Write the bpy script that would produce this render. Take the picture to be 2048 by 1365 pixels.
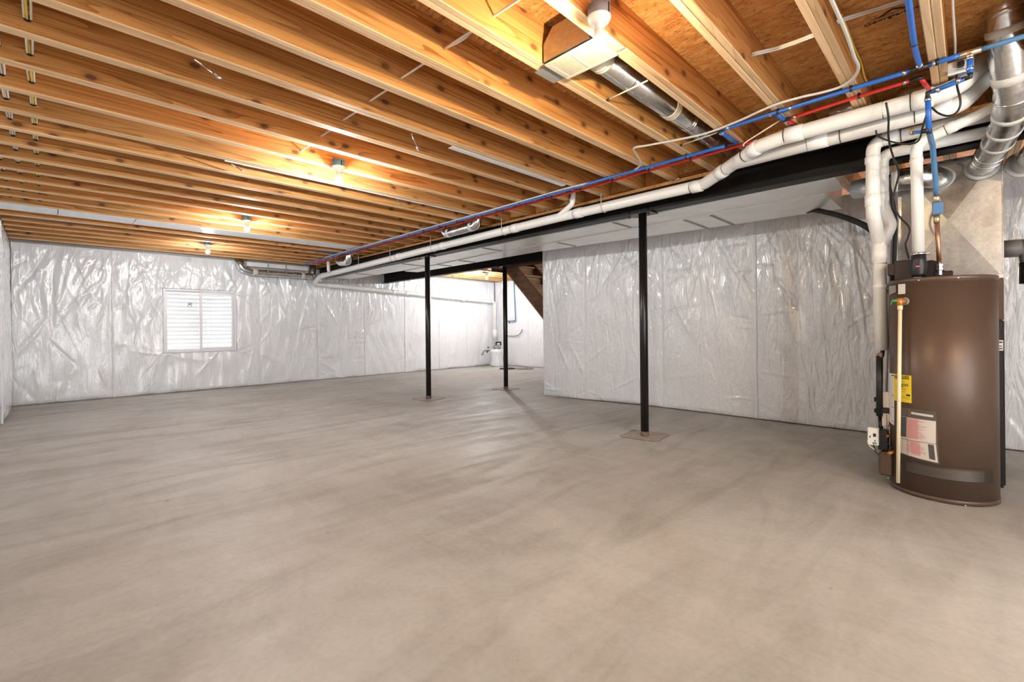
import bpy, math, random
import numpy as np
from mathutils import Vector, Matrix, Euler, Quaternion

scene = bpy.context.scene
for o in list(bpy.data.objects): bpy.data.objects.remove(o, do_unlink=True)
C = scene.collection
random.seed(7); rng = np.random.RandomState(11)

# ------------------------------------------------------------------ camera, world, exposure
CAMZ = 1.2                      # lens height above the slab
FPX = 921.035                   # focal length in pixels of the 2048 px frame
CX, HY = 1024.0, 656.448        # where the level forward ray lands in the frame
ROLL = math.radians(-0.59098)
YAW = math.radians(45.15553)    # angle from the view axis to the +Y direction of the room
cF = Vector((math.sin(YAW), math.cos(YAW), 0)); cR = Vector((math.cos(YAW), -math.sin(YAW), 0)); cU = Vector((0, 0, 1))
cam_d = bpy.data.cameras.new('camera'); cam = bpy.data.objects.new('camera', cam_d); C.objects.link(cam)
cam_d.sensor_width = 36.0; cam_d.lens = 36.0 * FPX / 2048.0
cam_d.shift_y = -(682.5 - HY) / 2048.0
cam_d.clip_start = 0.02; cam_d.clip_end = 200
rm = Matrix((cR, cU, -cF)).transposed()
rm = rm @ Matrix.Rotation(ROLL, 3, 'Z')
cam.matrix_world = Matrix.Translation((0, 0, CAMZ)) @ rm.to_4x4()
scene.camera = cam
scene.cycles.use_light_tree = False; scene.cycles.use_adaptive_sampling = True; scene.cycles.adaptive_threshold = 0.06; scene.cycles.max_bounces = 6; scene.cycles.diffuse_bounces = 4; scene.cycles.glossy_bounces = 3; scene.cycles.transmission_bounces = 4; scene.cycles.caustics_reflective = False; scene.cycles.caustics_refractive = False
world = bpy.data.worlds.new('world'); scene.world = world; world.use_nodes = True
world.node_tree.nodes['Background'].inputs[0].default_value = (0.93, 0.96, 1.0, 1)
world.node_tree.nodes['Background'].inputs[1].default_value = 1.9
vs = scene.view_settings
vs.view_transform = 'Standard'; vs.look = 'None'; vs.gamma = 1.0; vs.use_curve_mapping = False
vs.exposure = 1.55
BULB_W = 29.0                   # watts of the lit bulbs
WARM = (1.0, 0.79, 0.50); NEUT = (0.94, 0.975, 1.0)

# ------------------------------------------------------------------ measuring: a photo pixel -> a point on a known plane of the room
def ray(u, v):
    du, dv = u - CX, v - HY; c, s = math.cos(ROLL), math.sin(ROLL)
    a = c*du + s*dv; b = -s*du + c*dv
    return cF + cR*(a/FPX) - cU*(b/FPX)
O0 = Vector((0, 0, CAMZ))
def onz(u, v, z): d = ray(u, v); return O0 + d*((z-CAMZ)/d.z)
def onx(u, v, x): d = ray(u, v); return O0 + d*(x/d.x)
def ony(u, v, y): d = ray(u, v); return O0 + d*(y/d.y)

# ------------------------------------------------------------------ mesh building
class MB:
    def __init__(s): s.v = []; s.f = []; s.m = []; s.sm = []
    def add(s, vs_, fs, mi=0, smooth=False):
        o = len(s.v); s.v.extend([tuple(p) for p in vs_])
        for f in fs: s.f.append(tuple(i+o for i in f)); s.m.append(mi); s.sm.append(smooth)
        return s
    def box(s, a, b, mi=0, M=None):
        x0, y0, z0 = a; x1, y1, z1 = b
        p = [Vector(q) for q in ((x0,y0,z0),(x1,y0,z0),(x1,y1,z0),(x0,y1,z0),(x0,y0,z1),(x1,y0,z1),(x1,y1,z1),(x0,y1,z1))]
        if M is not None: p = [M @ q for q in p]
        return s.add(p, [(3,2,1,0),(4,5,6,7),(0,1,5,4),(1,2,6,5),(2,3,7,6),(3,0,4,7)], mi)
    def cbox(s, c, d, mi=0, M=None):
        return s.box([c[i]-d[i]/2 for i in range(3)], [c[i]+d[i]/2 for i in range(3)], mi, M)
    def bbox(s, a, b, r=0.004, mi=0, M=None):
        # box with chamfered edges
        x0,y0,z0 = a; x1,y1,z1 = b; r = min(r, (x1-x0)*.45, (y1-y0)*.45, (z1-z0)*.45)
        vs_ = []; idx = {}
        for sx in (0,1):
            for sy in (0,1):
                for sz in (0,1):
                    X = (x0,x1)[sx]; Y = (y0,y1)[sy]; Z = (z0,z1)[sz]
                    ix = r*(1-2*sx); iy = r*(1-2*sy); iz = r*(1-2*sz)
                    for ax, p in (('x',(X,Y+iy,Z+iz)),('y',(X+ix,Y,Z+iz)),('z',(X+ix,Y+iy,Z))):
                        idx[(sx,sy,sz,ax)] = len(vs_); vs_.append(Vector(p))
        if M is not None: vs_ = [M @ q for q in vs_]
        F = []
        g = lambda sx,sy,sz,ax: idx[(sx,sy,sz,ax)]
        F += [(g(0,0,0,'x'),g(0,0,1,'x'),g(0,1,1,'x'),g(0,1,0,'x')), (g(1,0,0,'x'),g(1,1,0,'x'),g(1,1,1,'x'),g(1,0,1,'x'))]
        F += [(g(0,0,0,'y'),g(1,0,0,'y'),g(1,0,1,'y'),g(0,0,1,'y')), (g(0,1,0,'y'),g(0,1,1,'y'),g(1,1,1,'y'),g(1,1,0,'y'))]
        F += [(g(0,0,0,'z'),g(0,1,0,'z'),g(1,1,0,'z'),g(1,0,0,'z')), (g(0,0,1,'z'),g(1,0,1,'z'),g(1,1,1,'z'),g(0,1,1,'z'))]
        for sy in (0,1):
            for sz in (0,1): F.append((g(0,sy,sz,'y'),g(1,sy,sz,'y'),g(1,sy,sz,'z'),g(0,sy,sz,'z')))
        for sx in (0,1):
            for sz in (0,1): F.append((g(sx,0,sz,'x'),g(sx,1,sz,'x'),g(sx,1,sz,'z'),g(sx,0,sz,'z')))
        for sx in (0,1):
            for sy in (0,1): F.append((g(sx,sy,0,'x'),g(sx,sy,1,'x'),g(sx,sy,1,'y'),g(sx,sy,0,'y')))
        for sx in (0,1):
            for sy in (0,1):
                for sz in (0,1): F.append((g(sx,sy,sz,'x'),g(sx,sy,sz,'y'),g(sx,sy,sz,'z')))
        return s.add(vs_, F, mi)
    def tube(s, path, r, n=14, mi=0, caps=True, flat=None):
        P = [Vector(p) for p in path]; k = len(P)
        R = r if isinstance(r, (list, tuple)) else [r]*k
        T = []
        for i in range(k):
            t = Vector((0,0,0))
            if i > 0: t += (P[i]-P[i-1]).normalized()
            if i < k-1: t += (P[i+1]-P[i]).normalized()
            T.append(t.normalized() if t.length > 1e-9 else Vector((0,0,1)))
        up = Vector((0,0,1)) if abs(T[0].z) < .9 else Vector((1,0,0))
        N = (up - T[0]*up.dot(T[0])).normalized()
        vs_ = []
        for i in range(k):
            if i > 0:
                q = T[i-1].rotation_difference(T[i]); N = q @ N
                N = (N - T[i]*N.dot(T[i])).normalized()
            B = T[i].cross(N)
            sc = 1.0
            for j in range(n):
                a = 2*math.pi*j/n
                fx = 1.0 if flat is None else flat
                vs_.append(P[i] + N*(math.cos(a)*R[i]*sc*fx) + B*(math.sin(a)*R[i]*sc))
        F = []
        for i in range(k-1):
            for j in range(n):
                F.append((i*n+j, i*n+(j+1)%n, (i+1)*n+(j+1)%n, (i+1)*n+j))
        s.add(vs_, F, mi, True)
        if caps:
            o = len(s.v) - len(vs_)
            s.f.append(tuple(o+j for j in range(n))[::-1]); s.m.append(mi); s.sm.append(False)
            s.f.append(tuple(o+(k-1)*n+j for j in range(n))); s.m.append(mi); s.sm.append(False)
        return s
    def lathe(s, prof, M=None, n=28, mi=0, smooth=True, capb=True, capt=True):
        # prof: (r, z) list, axis z, placed by M
        vs_ = []
        for (r, z) in prof:
            for j in range(n):
                a = 2*math.pi*j/n; vs_.append(Vector((r*math.cos(a), r*math.sin(a), z)))
        if M is not None: vs_ = [M @ q for q in vs_]
        F = []
        for i in range(len(prof)-1):
            for j in range(n): F.append((i*n+j, i*n+(j+1)%n, (i+1)*n+(j+1)%n, (i+1)*n+j))
        s.add(vs_, F, mi, smooth); o = len(s.v)-len(vs_)
        if capb: s.f.append(tuple(o+j for j in range(n))[::-1]); s.m.append(mi); s.sm.append(False)
        if capt: s.f.append(tuple(o+(len(prof)-1)*n+j for j in range(n))); s.m.append(mi); s.sm.append(False)
        return s
    def prism(s, poly, d, mi=0):
        # poly: list of 3D points (planar), extruded by vector d
        d = Vector(d); n = len(poly); a = [Vector(p) for p in poly]; b = [p+d for p in a]
        F = [tuple(range(n))[::-1], tuple(range(n, 2*n))] + [(i, (i+1) % n, n+(i+1) % n, n+i) for i in range(n)]
        return s.add(a+b, F, mi)
    def build(s, name, mats, parent=None, loc=None):
        me = bpy.data.meshes.new(name)
        L = Vector(loc) if loc is not None else None
        V = s.v if L is None else [tuple(Vector(p)-L) for p in s.v]
        me.from_pydata(V, [], s.f)
        if not isinstance(mats, (list, tuple)): mats = [mats]
        for m in mats: me.materials.append(m)
        me.polygons.foreach_set('material_index', s.m); me.polygons.foreach_set('use_smooth', s.sm)
        me.update()
        o = bpy.data.objects.new(name, me); C.objects.link(o)
        if L is not None: o.location = L
        if parent is not None: par(o, parent)
        return o
def par(o, parent):
    # every part is modelled in room coordinates, so its parent's room matrix is cancelled
    o.parent = parent
    M = Matrix.Identity(4)
    if parent.type == 'EMPTY' or parent.location.length > 0: M = Matrix.Translation(parent.location)
    o.matrix_parent_inverse = M.inverted()
def empty(name, loc, label=None, cat=None, group=None, kind=None):
    o = bpy.data.objects.new(name, None); C.objects.link(o); o.location = loc; o.empty_display_size = .1
    tag(o, label, cat, group, kind); return o
def tag(o, label=None, cat=None, group=None, kind=None):
    if label: o['label'] = label
    if cat: o['category'] = cat
    if group: o['group'] = group
    if kind: o['kind'] = kind
    return o
def part(mb, name, mat, parent): return mb.build(name, mat, parent)
def fillet(path, rad, seg=6):
    P = [Vector(p) for p in path]; out = [P[0]]
    for i in range(1, len(P)-1):
        a = (P[i-1]-P[i]); b = (P[i+1]-P[i]); la, lb = a.length, b.length
        a.normalize(); b.normalize(); ang = a.angle(b)
        if ang > math.pi-.03: out.append(P[i]); continue
        t = min(rad/math.tan(ang/2), la*.49, lb*.49)
        p0 = P[i]+a*t; p1 = P[i]+b*t
        for k in range(seg+1):
            w = k/seg; out.append(p0*(1-w)**2 + P[i]*2*w*(1-w) + p1*w*w)
    out.append(P[-1]); return out
def smooth_path(pts, seg=8):
    P = [Vector(p) for p in pts]; P = [P[0]*2-P[1]] + P + [P[-1]*2-P[-2]]; out = []
    for i in range(1, len(P)-2):
        for k in range(seg):
            t = k/seg; a, b, c, d = P[i-1], P[i], P[i+1], P[i+2]
            out.append(.5*((2*b)+(c-a)*t+(2*a-5*b+4*c-d)*t*t+(-a+3*b-3*c+d)*t**3))
    out.append(P[-2]); return out
def axisM(p, d, roll=0.0):
    # matrix whose local z runs along d, origin p
    d = Vector(d).normalized(); q = Vector((0,0,1)).rotation_difference(d)
    return Matrix.Translation(p) @ q.to_matrix().to_4x4() @ Matrix.Rotation(roll, 4, 'Z')
def ring(mb, p, d, r, w, n=18, mi=0, bead=.004):
    mb.lathe([(r,-w/2),(r+bead,-w/2+.002),(r+bead,w/2-.002),(r,w/2)], axisM(p, d), n, mi, True, True, True)

# ------------------------------------------------------------------ materials
def new_mat(name):
    m = bpy.data.materials.new(name); m.use_nodes = True; nt = m.node_tree
    b = nt.nodes['Principled BSDF']; return m, nt, b
def simple(name, col, rough=.5, metal=0.0, spec=.5, emit=None, es=0, trans=0, bumpscale=None, bumpstr=.1, var=0.0, varscale=8.0):
    m, nt, b = new_mat(name)
    b.inputs['Base Color'].default_value = (*col, 1); b.inputs['Roughness'].default_value = rough
    b.inputs['Metallic'].default_value = metal; b.inputs['Specular IOR Level'].default_value = spec
    if emit: b.inputs['Emission Color'].default_value = (*emit, 1); b.inputs['Emission Strength'].default_value = es
    if trans: b.inputs['Transmission Weight'].default_value = trans
    N = nt.nodes; L = nt.links
    if var or bumpscale:
        tc = N.new('ShaderNodeTexCoord'); no = N.new('ShaderNodeTexNoise'); no.inputs['Scale'].default_value = bumpscale or varscale
        no.inputs['Detail'].default_value = 4; L.new(tc.outputs['Object'], no.inputs['Vector'])
        if var:
            n2 = no
            if bumpscale:
                n2 = N.new('ShaderNodeTexNoise'); n2.inputs['Scale'].default_value = varscale; n2.inputs['Detail'].default_value = 4; L.new(tc.outputs['Object'], n2.inputs['Vector'])
            cr = N.new('ShaderNodeValToRGB'); cr.color_ramp.elements[0].position = .3; cr.color_ramp.elements[1].position = .7
            cr.color_ramp.elements[0].color = (*[max(0, c*(1-var)) for c in col], 1); cr.color_ramp.elements[1].color = (*[min(1, c*(1+var)) for c in col], 1)
            L.new(n2.outputs['Fac'], cr.inputs['Fac']); L.new(cr.outputs['Color'], b.inputs['Base Color'])
        if bumpscale:
            bp = N.new('ShaderNodeBump'); bp.inputs['Strength'].default_value = bumpstr; bp.inputs['Distance'].default_value = .01
            L.new(no.outputs['Fac'], bp.inputs['Height']); L.new(bp.outputs['Normal'], b.inputs['Normal'])
    return m
def math_n(nt, op, a, b=None):
    n = nt.nodes.new('ShaderNodeMath'); n.operation = op
    for i, x in enumerate((a, b)):
        if x is None: continue
        if isinstance(x, (int, float)): n.inputs[i].default_value = x
        else: nt.links.new(x, n.inputs[i])
    return n.outputs[0]
def ramp(nt, fac, stops):
    cr = nt.nodes.new('ShaderNodeValToRGB'); e = cr.color_ramp.elements
    while len(e) < len(stops): e.new(.5)
    for i, (p, c) in enumerate(stops): e[i].position = p; e[i].color = (*c, 1)
    nt.links.new(fac, cr.inputs['Fac']); return cr.outputs['Color']
def mix(nt, fac, a, b, blend='MIX'):
    n = nt.nodes.new('ShaderNodeMix'); n.data_type = 'RGBA'; n.blend_type = blend
    for s_, x in ((n.inputs[0], fac), (n.inputs[6], a), (n.inputs[7], b)):
        if isinstance(x, (int, float)): s_.default_value = x
        elif isinstance(x, tuple): s_.default_value = (*x, 1)
        else: nt.links.new(x, s_)
    return n.outputs[2]
def wood(name, c_lo, c_hi, knots=True, scale=1.0, axis='x'):
    m, nt, b = new_mat(name); N = nt.nodes; L = nt.links
    tc = N.new('ShaderNodeTexCoord'); oi = N.new('ShaderNodeObjectInfo')
    off = N.new('ShaderNodeVectorMath'); off.operation = 'ADD'
    sc = N.new('ShaderNodeVectorMath'); sc.operation = 'SCALE'; sc.inputs[0].default_value = (17.3, 5.1, 3.7)
    L.new(oi.outputs['Random'], sc.inputs['Scale']); L.new(tc.outputs['Object'], off.inputs[0]); L.new(sc.outputs[0], off.inputs[1])
    def mapped(scl):
        mp = N.new('ShaderNodeMapping'); mp.inputs['Scale'].default_value = scl; L.new(off.outputs[0], mp.inputs['Vector']); return mp.outputs[0]
    ax = {'x': (1,0,0), 'y': (0,1,0), 'z': (0,0,1)}[axis]
    st = lambda lo, hi: tuple(lo if a else hi for a in ax)
    g = N.new('ShaderNodeTexNoise'); g.inputs['Scale'].default_value = 1*scale; g.inputs['Detail'].default_value = 5; g.inputs['Roughness'].default_value = .6
    L.new(mapped(st(1.4, 55)), g.inputs['Vector'])
    wv = N.new('ShaderNodeTexNoise'); wv.inputs['Scale'].default_value = 1*scale; wv.inputs['Detail'].default_value = 2; wv.inputs['Distortion'].default_value = .6
    L.new(mapped(st(.35, 7)), wv.inputs['Vector'])
    rg = math_n(nt, 'FRACT', math_n(nt, 'MULTIPLY', wv.outputs['Fac'], 11.0))
    rg = math_n(nt, 'POWER', rg, 3.0)
    f = math_n(nt, 'ADD', math_n(nt, 'MULTIPLY', g.outputs['Fac'], .75), math_n(nt, 'MULTIPLY', rg, -.30))
    f = math_n(nt, 'ADD', f, math_n(nt, 'MULTIPLY', wv.outputs['Fac'], .35))
    col = ramp(nt, f, [(.18, c_lo), (.62, c_hi)])
    pl = N.new('ShaderNodeTexNoise'); pl.inputs['Scale'].default_value = .9; L.new(mapped(st(.5, 2)), pl.inputs['Vector'])
    col = mix(nt, .5, col, ramp(nt, pl.outputs['Fac'], [(.3, (.62,.55,.5)), (.7, (1.0,1.0,1.0))]), 'MULTIPLY')
    hsv = N.new('ShaderNodeHueSaturation'); L.new(col, hsv.inputs['Color'])
    L.new(math_n(nt, 'ADD', math_n(nt, 'MULTIPLY', oi.outputs['Random'], .3), .88), hsv.inputs['Value']); col = hsv.outputs[0]
    if knots:
        vo = N.new('ShaderNodeTexVoronoi'); vo.voronoi_dimensions = '2D'; vo.inputs['Scale'].default_value = 1.0; vo.inputs['Randomness'].default_value = 1.0
        sep = N.new('ShaderNodeSeparateXYZ'); L.new(off.outputs[0], sep.inputs[0]); cmb = N.new('ShaderNodeCombineXYZ')
        L.new(math_n(nt, 'MULTIPLY', sep.outputs[0 if axis == 'x' else 1], 2.6), cmb.inputs[0]); L.new(math_n(nt, 'MULTIPLY', sep.outputs[2], 4.4), cmb.inputs[1])
        L.new(cmb.outputs[0], vo.inputs['Vector'])
        kn = ramp(nt, vo.outputs['Distance'], [(0, (1,1,1)), (.055, (1,1,1)), (.09, (.35,.35,.35)), (.18, (0,0,0))])
        gate = N.new('ShaderNodeTexNoise'); gate.inputs['Scale'].default_value = 1.3; L.new(mapped((1.0, 0.0, 1.0) if axis == 'x' else (0.0, 1.0, 1.0)), gate.inputs['Vector'])
        kf = math_n(nt, 'MULTIPLY', kn, ramp(nt, gate.outputs['Fac'], [(.36, (0,0,0)), (.44, (1,1,1))]))
        col = mix(nt, math_n(nt, 'MULTIPLY', kf, .85), col, (.09,.03,.012))
    L.new(col, b.inputs['Base Color']); b.inputs['Roughness'].default_value = .62; b.inputs['Specular IOR Level'].default_value = .3
    bp = N.new('ShaderNodeBump'); bp.inputs['Strength'].default_value = .12; bp.inputs['Distance'].default_value = .004
    L.new(g.outputs['Fac'], bp.inputs['Height']); L.new(bp.outputs['Normal'], b.inputs['Normal'])
    return m
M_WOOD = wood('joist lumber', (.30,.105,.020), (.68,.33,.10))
M_WOODLIT = wood('joist lumber lit underside', (.62,.38,.19), (.84,.60,.36), knots=False)  # paler copy for joist undersides, their brightness painted in
M_STAIR = wood('stair lumber', (.07,.032,.016), (.17,.085,.045), axis='y')
M_TREAD = wood('tread lumber', (.16,.09,.05), (.34,.21,.12), axis='x', knots=False)
def osb():
    m, nt, b = new_mat('strand board'); N = nt.nodes; L = nt.links
    tc = N.new('ShaderNodeTexCoord')
    def layer(rot, sx, sy, seed):
        mp = N.new('ShaderNodeMapping'); mp.inputs['Scale'].default_value = (sx, sy, 1); mp.inputs['Rotation'].default_value = (0,0,rot); mp.inputs['Location'].default_value = (seed, seed*1.7, 0)
        L.new(tc.outputs['Object'], mp.inputs['Vector'])
        nz = N.new('ShaderNodeTexNoise'); nz.inputs['Scale'].default_value = 3; L.new(mp.outputs[0], nz.inputs['Vector'])
        v = N.new('ShaderNodeTexVoronoi'); v.inputs['Scale'].default_value = 1
        ad = N.new('ShaderNodeVectorMath'); ad.operation = 'ADD'; L.new(mp.outputs[0], ad.inputs[0])
        s2 = N.new('ShaderNodeVectorMath'); s2.operation = 'SCALE'; s2.inputs['Scale'].default_value = .35; L.new(nz.outputs['Color'], s2.inputs[0]); L.new(s2.outputs[0], ad.inputs[1])
        L.new(ad.outputs[0], v.inputs['Vector']); return v
    v1 = layer(1.35, 30, 11, 0); v2 = layer(.9, 40, 17, 3.1)
    c1 = ramp(nt, v1.outputs['Color'], [(0, (.50,.20,.05)), (.5, (.68,.32,.10)), (1, (.86,.50,.20))])
    c2 = ramp(nt, v2.outputs['Color'], [(0, (.48,.185,.045)), (.6, (.70,.34,.105)), (1, (.84,.48,.18))])
    col = mix(nt, .5, c1, c2)
    def strokes(rot, sx, sy, lo, hi, seed):
        mp = N.new('ShaderNodeMapping'); mp.inputs['Scale'].default_value = (sx, sy, 1); mp.inputs['Rotation'].default_value = (0,0,rot); mp.inputs['Location'].default_value = (seed, seed, 0)
        L.new(tc.outputs['Object'], mp.inputs['Vector']); nz = N.new('ShaderNodeTexNoise'); nz.inputs['Scale'].default_value = 1; nz.inputs['Detail'].default_value = 3; nz.inputs['Distortion'].default_value = 1.3
        L.new(mp.outputs[0], nz.inputs['Vector']); return ramp(nt, nz.outputs['Fac'], [(lo, (0,0,0)), (hi, (1,1,1))])
    col = mix(nt, math_n(nt, 'MULTIPLY', strokes(1.45, 75, 20, .58, .66, 0), .75), col, (.16,.055,.014))
    col = mix(nt, math_n(nt, 'MULTIPLY', strokes(1.0, 60, 24, .60, .66, 7.7), .55), col, (.20,.07,.018))
    col = mix(nt, math_n(nt, 'MULTIPLY', strokes(1.7, 55, 16, .60, .70, 3.3), .6), col, (.92,.60,.28))
    L.new(col, b.inputs['Base Color']); b.inputs['Roughness'].default_value = .7; b.inputs['Specular IOR Level'].default_value = .25
    bp = N.new('ShaderNodeBump'); bp.inputs['Strength'].default_value = .35; bp.inputs['Distance'].default_value = .004
    L.new(v1.outputs['Distance'], bp.inputs['Height']); L.new(bp.outputs['Normal'], b.inputs['Normal']); return m
M_OSB = osb()
def concrete():
    m, nt, b = new_mat('slab concrete'); N = nt.nodes; L = nt.links
    tc = N.new('ShaderNodeTexCoord')
    def nz(scale, det, dist=0.0, sc=(1,1,1), rough=.55):
        mp = N.new('ShaderNodeMapping'); mp.inputs['Scale'].default_value = sc; L.new(tc.outputs['Object'], mp.inputs['Vector'])
        n = N.new('ShaderNodeTexNoise'); n.inputs['Scale'].default_value = scale; n.inputs['Detail'].default_value = det; n.inputs['Distortion'].default_value = dist; n.inputs['Roughness'].default_value = rough
        L.new(mp.outputs[0], n.inputs['Vector']); return n.outputs['Fac']
    a = nz(.55, 6, .4); s = nz(1.0, 6, 1.6, (.7, 2.6, 1)); s2 = nz(1.3, 5, 2.2, (2.2, .8, 1)); f = nz(34, 5)
    col = ramp(nt, a, [(.30, (.35,.335,.30)), (.5, (.42,.408,.378)), (.72, (.49,.485,.46))])
    col = mix(nt, .55, col, ramp(nt, s, [(.32, (.74,.72,.69)), (.5, (1,1,1)), (.72, (1.16,1.15,1.14))]), 'MULTIPLY')
    col = mix(nt, .45, col, ramp(nt, s2, [(.3, (.82,.78,.74)), (.55, (1,1,1)), (.75, (1.12,1.12,1.12))]), 'MULTIPLY')
    col = mix(nt, .5, col, ramp(nt, f, [(.3, (.86,.85,.84)), (.6, (1.04,1.04,1.04))]), 'MULTIPLY')
    sp = N.new('ShaderNodeTexVoronoi'); sp.inputs['Scale'].default_value = 2.3; L.new(tc.outputs['Object'], sp.inputs['Vector'])
    col = mix(nt, ramp(nt, sp.outputs['Distance'], [(0, (.6,.6,.6)), (.02, (.5,.5,.5)), (.04, (0,0,0))]), col, (.16,.12,.09))
    L.new(col, b.inputs['Base Color'])
    L.new(ramp(nt, s, [(.3, (.62,)*3), (.7, (.42,)*3)]), b.inputs['Roughness']); b.inputs['Specular IOR Level'].default_value = .35
    bp = N.new('ShaderNodeBump'); bp.inputs['Strength'].default_value = .10; bp.inputs['Distance'].default_value = .01
    L.new(math_n(nt, 'ADD', s, math_n(nt, 'MULTIPLY', f, .3)), bp.inputs['Height']); L.new(bp.outputs['Normal'], b.inputs['Normal']); return m
M_CONC = concrete()
def plastic(name, strength, crinkle):
    m, nt, b = new_mat(name); N = nt.nodes; L = nt.links
    tc = N.new('ShaderNodeTexCoord'); oi = N.new('ShaderNodeObjectInfo')
    mp = N.new('ShaderNodeMapping'); mp.inputs['Scale'].default_value = (2.4, 2.4, .55); L.new(tc.outputs['Object'], mp.inputs['Vector'])
    ad = N.new('ShaderNodeVectorMath'); ad.operation = 'ADD'; L.new(mp.outputs[0], ad.inputs[0])
    sc = N.new('ShaderNodeVectorMath'); sc.operation = 'SCALE'; sc.inputs[0].default_value = (9, 7, 5); L.new(oi.outputs['Random'], sc.inputs['Scale']); L.new(sc.outputs[0], ad.inputs[1])
    n1 = N.new('ShaderNodeTexNoise'); n1.inputs['Scale'].default_value = 2.6; n1.inputs['Detail'].default_value = 4; n1.inputs['Distortion'].default_value = 1.6
    L.new(ad.outputs[0], n1.inputs['Vector'])
    n2 = N.new('ShaderNodeTexNoise'); n2.inputs['Scale'].default_value = 9; n2.inputs['Detail'].default_value = 3; n2.inputs['Distortion'].default_value = 2.5; L.new(tc.outputs['Object'], n2.inputs['Vector'])
    rd = math_n(nt, 'ABSOLUTE', math_n(nt, 'SUBTRACT', n1.outputs['Fac'], .5))
    h = math_n(nt, 'ADD', math_n(nt, 'MULTIPLY', rd, -1.0), math_n(nt, 'MULTIPLY', n2.outputs['Fac'], .12))
    n3 = N.new('ShaderNodeTexNoise'); n3.inputs['Scale'].default_value = 5.5; n3.inputs['Detail'].default_value = 3; n3.inputs['Distortion'].default_value = 1.2; L.new(ad.outputs[0], n3.inputs['Vector'])
    h = math_n(nt, 'ADD', h, math_n(nt, 'MULTIPLY', math_n(nt, 'ABSOLUTE', math_n(nt, 'SUBTRACT', n3.outputs['Fac'], .5)), -crinkle))
    b.inputs['Coat Weight'].default_value = .6; b.inputs['Coat Roughness'].default_value = .12
    bp = N.new('ShaderNodeBump'); bp.inputs['Strength'].default_value = strength; bp.inputs['Distance'].default_value = .05
    L.new(h, bp.inputs['Height']); L.new(bp.outputs['Normal'], b.inputs['Normal'])
    b.inputs['Base Color'].default_value = (.80,.82,.85,1); b.inputs['Roughness'].default_value = .17; b.inputs['Specular IOR Level'].default_value = .9
    return m
M_PLAS = plastic('white vapour barrier', .55, .16); M_PLASR = plastic('crinkled vapour barrier', .85, .45)
def galv(name='galvanized sheet', col=(.72,.73,.73), rough=.22):
    m, nt, b = new_mat(name); N = nt.nodes; L = nt.links
    tc = N.new('ShaderNodeTexCoord'); v = N.new('ShaderNodeTexVoronoi'); v.inputs['Scale'].default_value = 60; L.new(tc.outputs['Object'], v.inputs['Vector'])
    n = N.new('ShaderNodeTexNoise'); n.inputs['Scale'].default_value = 6; n.inputs['Detail'].default_value = 4; L.new(tc.outputs['Object'], n.inputs['Vector'])
    c = ramp(nt, v.outputs['Color'], [(0, tuple(x*.88 for x in col)), (1, tuple(min(1, x*1.1) for x in col))])
    L.new(c, b.inputs['Base Color']); b.inputs['Metallic'].default_value = 1.0
    L.new(ramp(nt, n.outputs['Fac'], [(.3, (rough-.07,)*3), (.7, (rough+.12,)*3)]), b.inputs['Roughness'])
    bp = N.new('ShaderNodeBump'); bp.inputs['Strength'].default_value = .12; bp.inputs['Distance'].default_value = .02
    L.new(n.outputs['Fac'], bp.inputs['Height']); L.new(bp.outputs['Normal'], b.inputs['Normal']); return m
M_GALV = galv(); M_GALVP = galv('plenum sheet', (.42,.40,.37), .34)
M_DUCTW = simple('pale duct sheet', (.86,.86,.85), .32, .25, var=.06, varscale=3, bumpscale=5, bumpstr=.12)
M_CLEAT = simple('duct cleat', (.36,.30,.24), .5, .3)
M_MASTIC = simple('grey duct mastic', (.62,.60,.56), .7, bumpscale=40, bumpstr=.4)
M_MASTICW = simple('cream duct mastic', (.72,.64,.50), .75, bumpscale=40, bumpstr=.4)
M_PVC = simple('white pvc', (.83,.82,.79), .32, var=.03, varscale=2)
M_PVCF = simple('white pvc fitting', (.87,.86,.84), .28)
M_PRIMER = simple('dark solvent line', (.05,.04,.035), .6)
M_BLACK = simple('black painted steel', (.007,.006,.0055), .3, .0, .5, var=.4, varscale=14)
M_BEAM = simple('black beam paint', (.0045,.0038,.0034), .45, 0, .22, var=.5, varscale=5)
M_RUST = simple('scuffed rust', (.20,.13,.09), .8, var=.5, varscale=30)
M_BLUE = simple('blue pex', (.02,.13,.52), .33)
M_BLUE2 = simple('weathered blue pex', (.09,.22,.42), .38)
M_RED = simple('red pex', (.62,.025,.02), .33)
M_CLIP = simple('black plastic clip', (.012,.012,.013), .4)
M_BRASS = simple('brass fitting', (.72,.58,.38), .3, .9)
M_STEEL = simple('crimp ring steel', (.6,.6,.6), .25, 1)
M_COPPER = simple('dull copper', (.55,.30,.20), .38, .9, var=.15, varscale=20)
M_CABW = simple('white cable jacket', (.78,.75,.68), .45)
M_CABY = simple('yellow cable jacket', (.80,.56,.07), .45)
M_CABG = simple('grey cable jacket', (.55,.53,.50), .45)
M_CABK = simple('black cord', (.012,.012,.012), .4)
M_FOAM = simple('black pipe insulation', (.012,.012,.013), .75)
M_HEAT = simple('brown heater enamel', (.115,.072,.050), .40, .25, .5, var=.05, varscale=4)
M_HEATD = simple('dark brown plastic', (.022,.010,.007), .35)
M_MESH = simple('perforated screen', (.30,.25,.20), .35, .7)
M_MESHD = simple('screen frame', (.03,.022,.018), .5)
M_CPVC = simple('cream cpvc', (.83,.70,.46), .38)
M_YEL = simple('yellow label', (.92,.68,.02), .5)
M_WHT = simple('white label', (.82,.80,.76), .5)
M_PAPER = simple('paper sheet', (.80,.72,.64), .6)
M_INK = simple('black ink', (.02,.018,.017), .6)
M_REDINK = simple('red ink', (.72,.16,.17), .6)
M_PINK = simple('pink print', (.80,.42,.40), .6)
M_FURN = simple('charcoal furnace steel', (.018,.017,.017), .32, .2)
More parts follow.
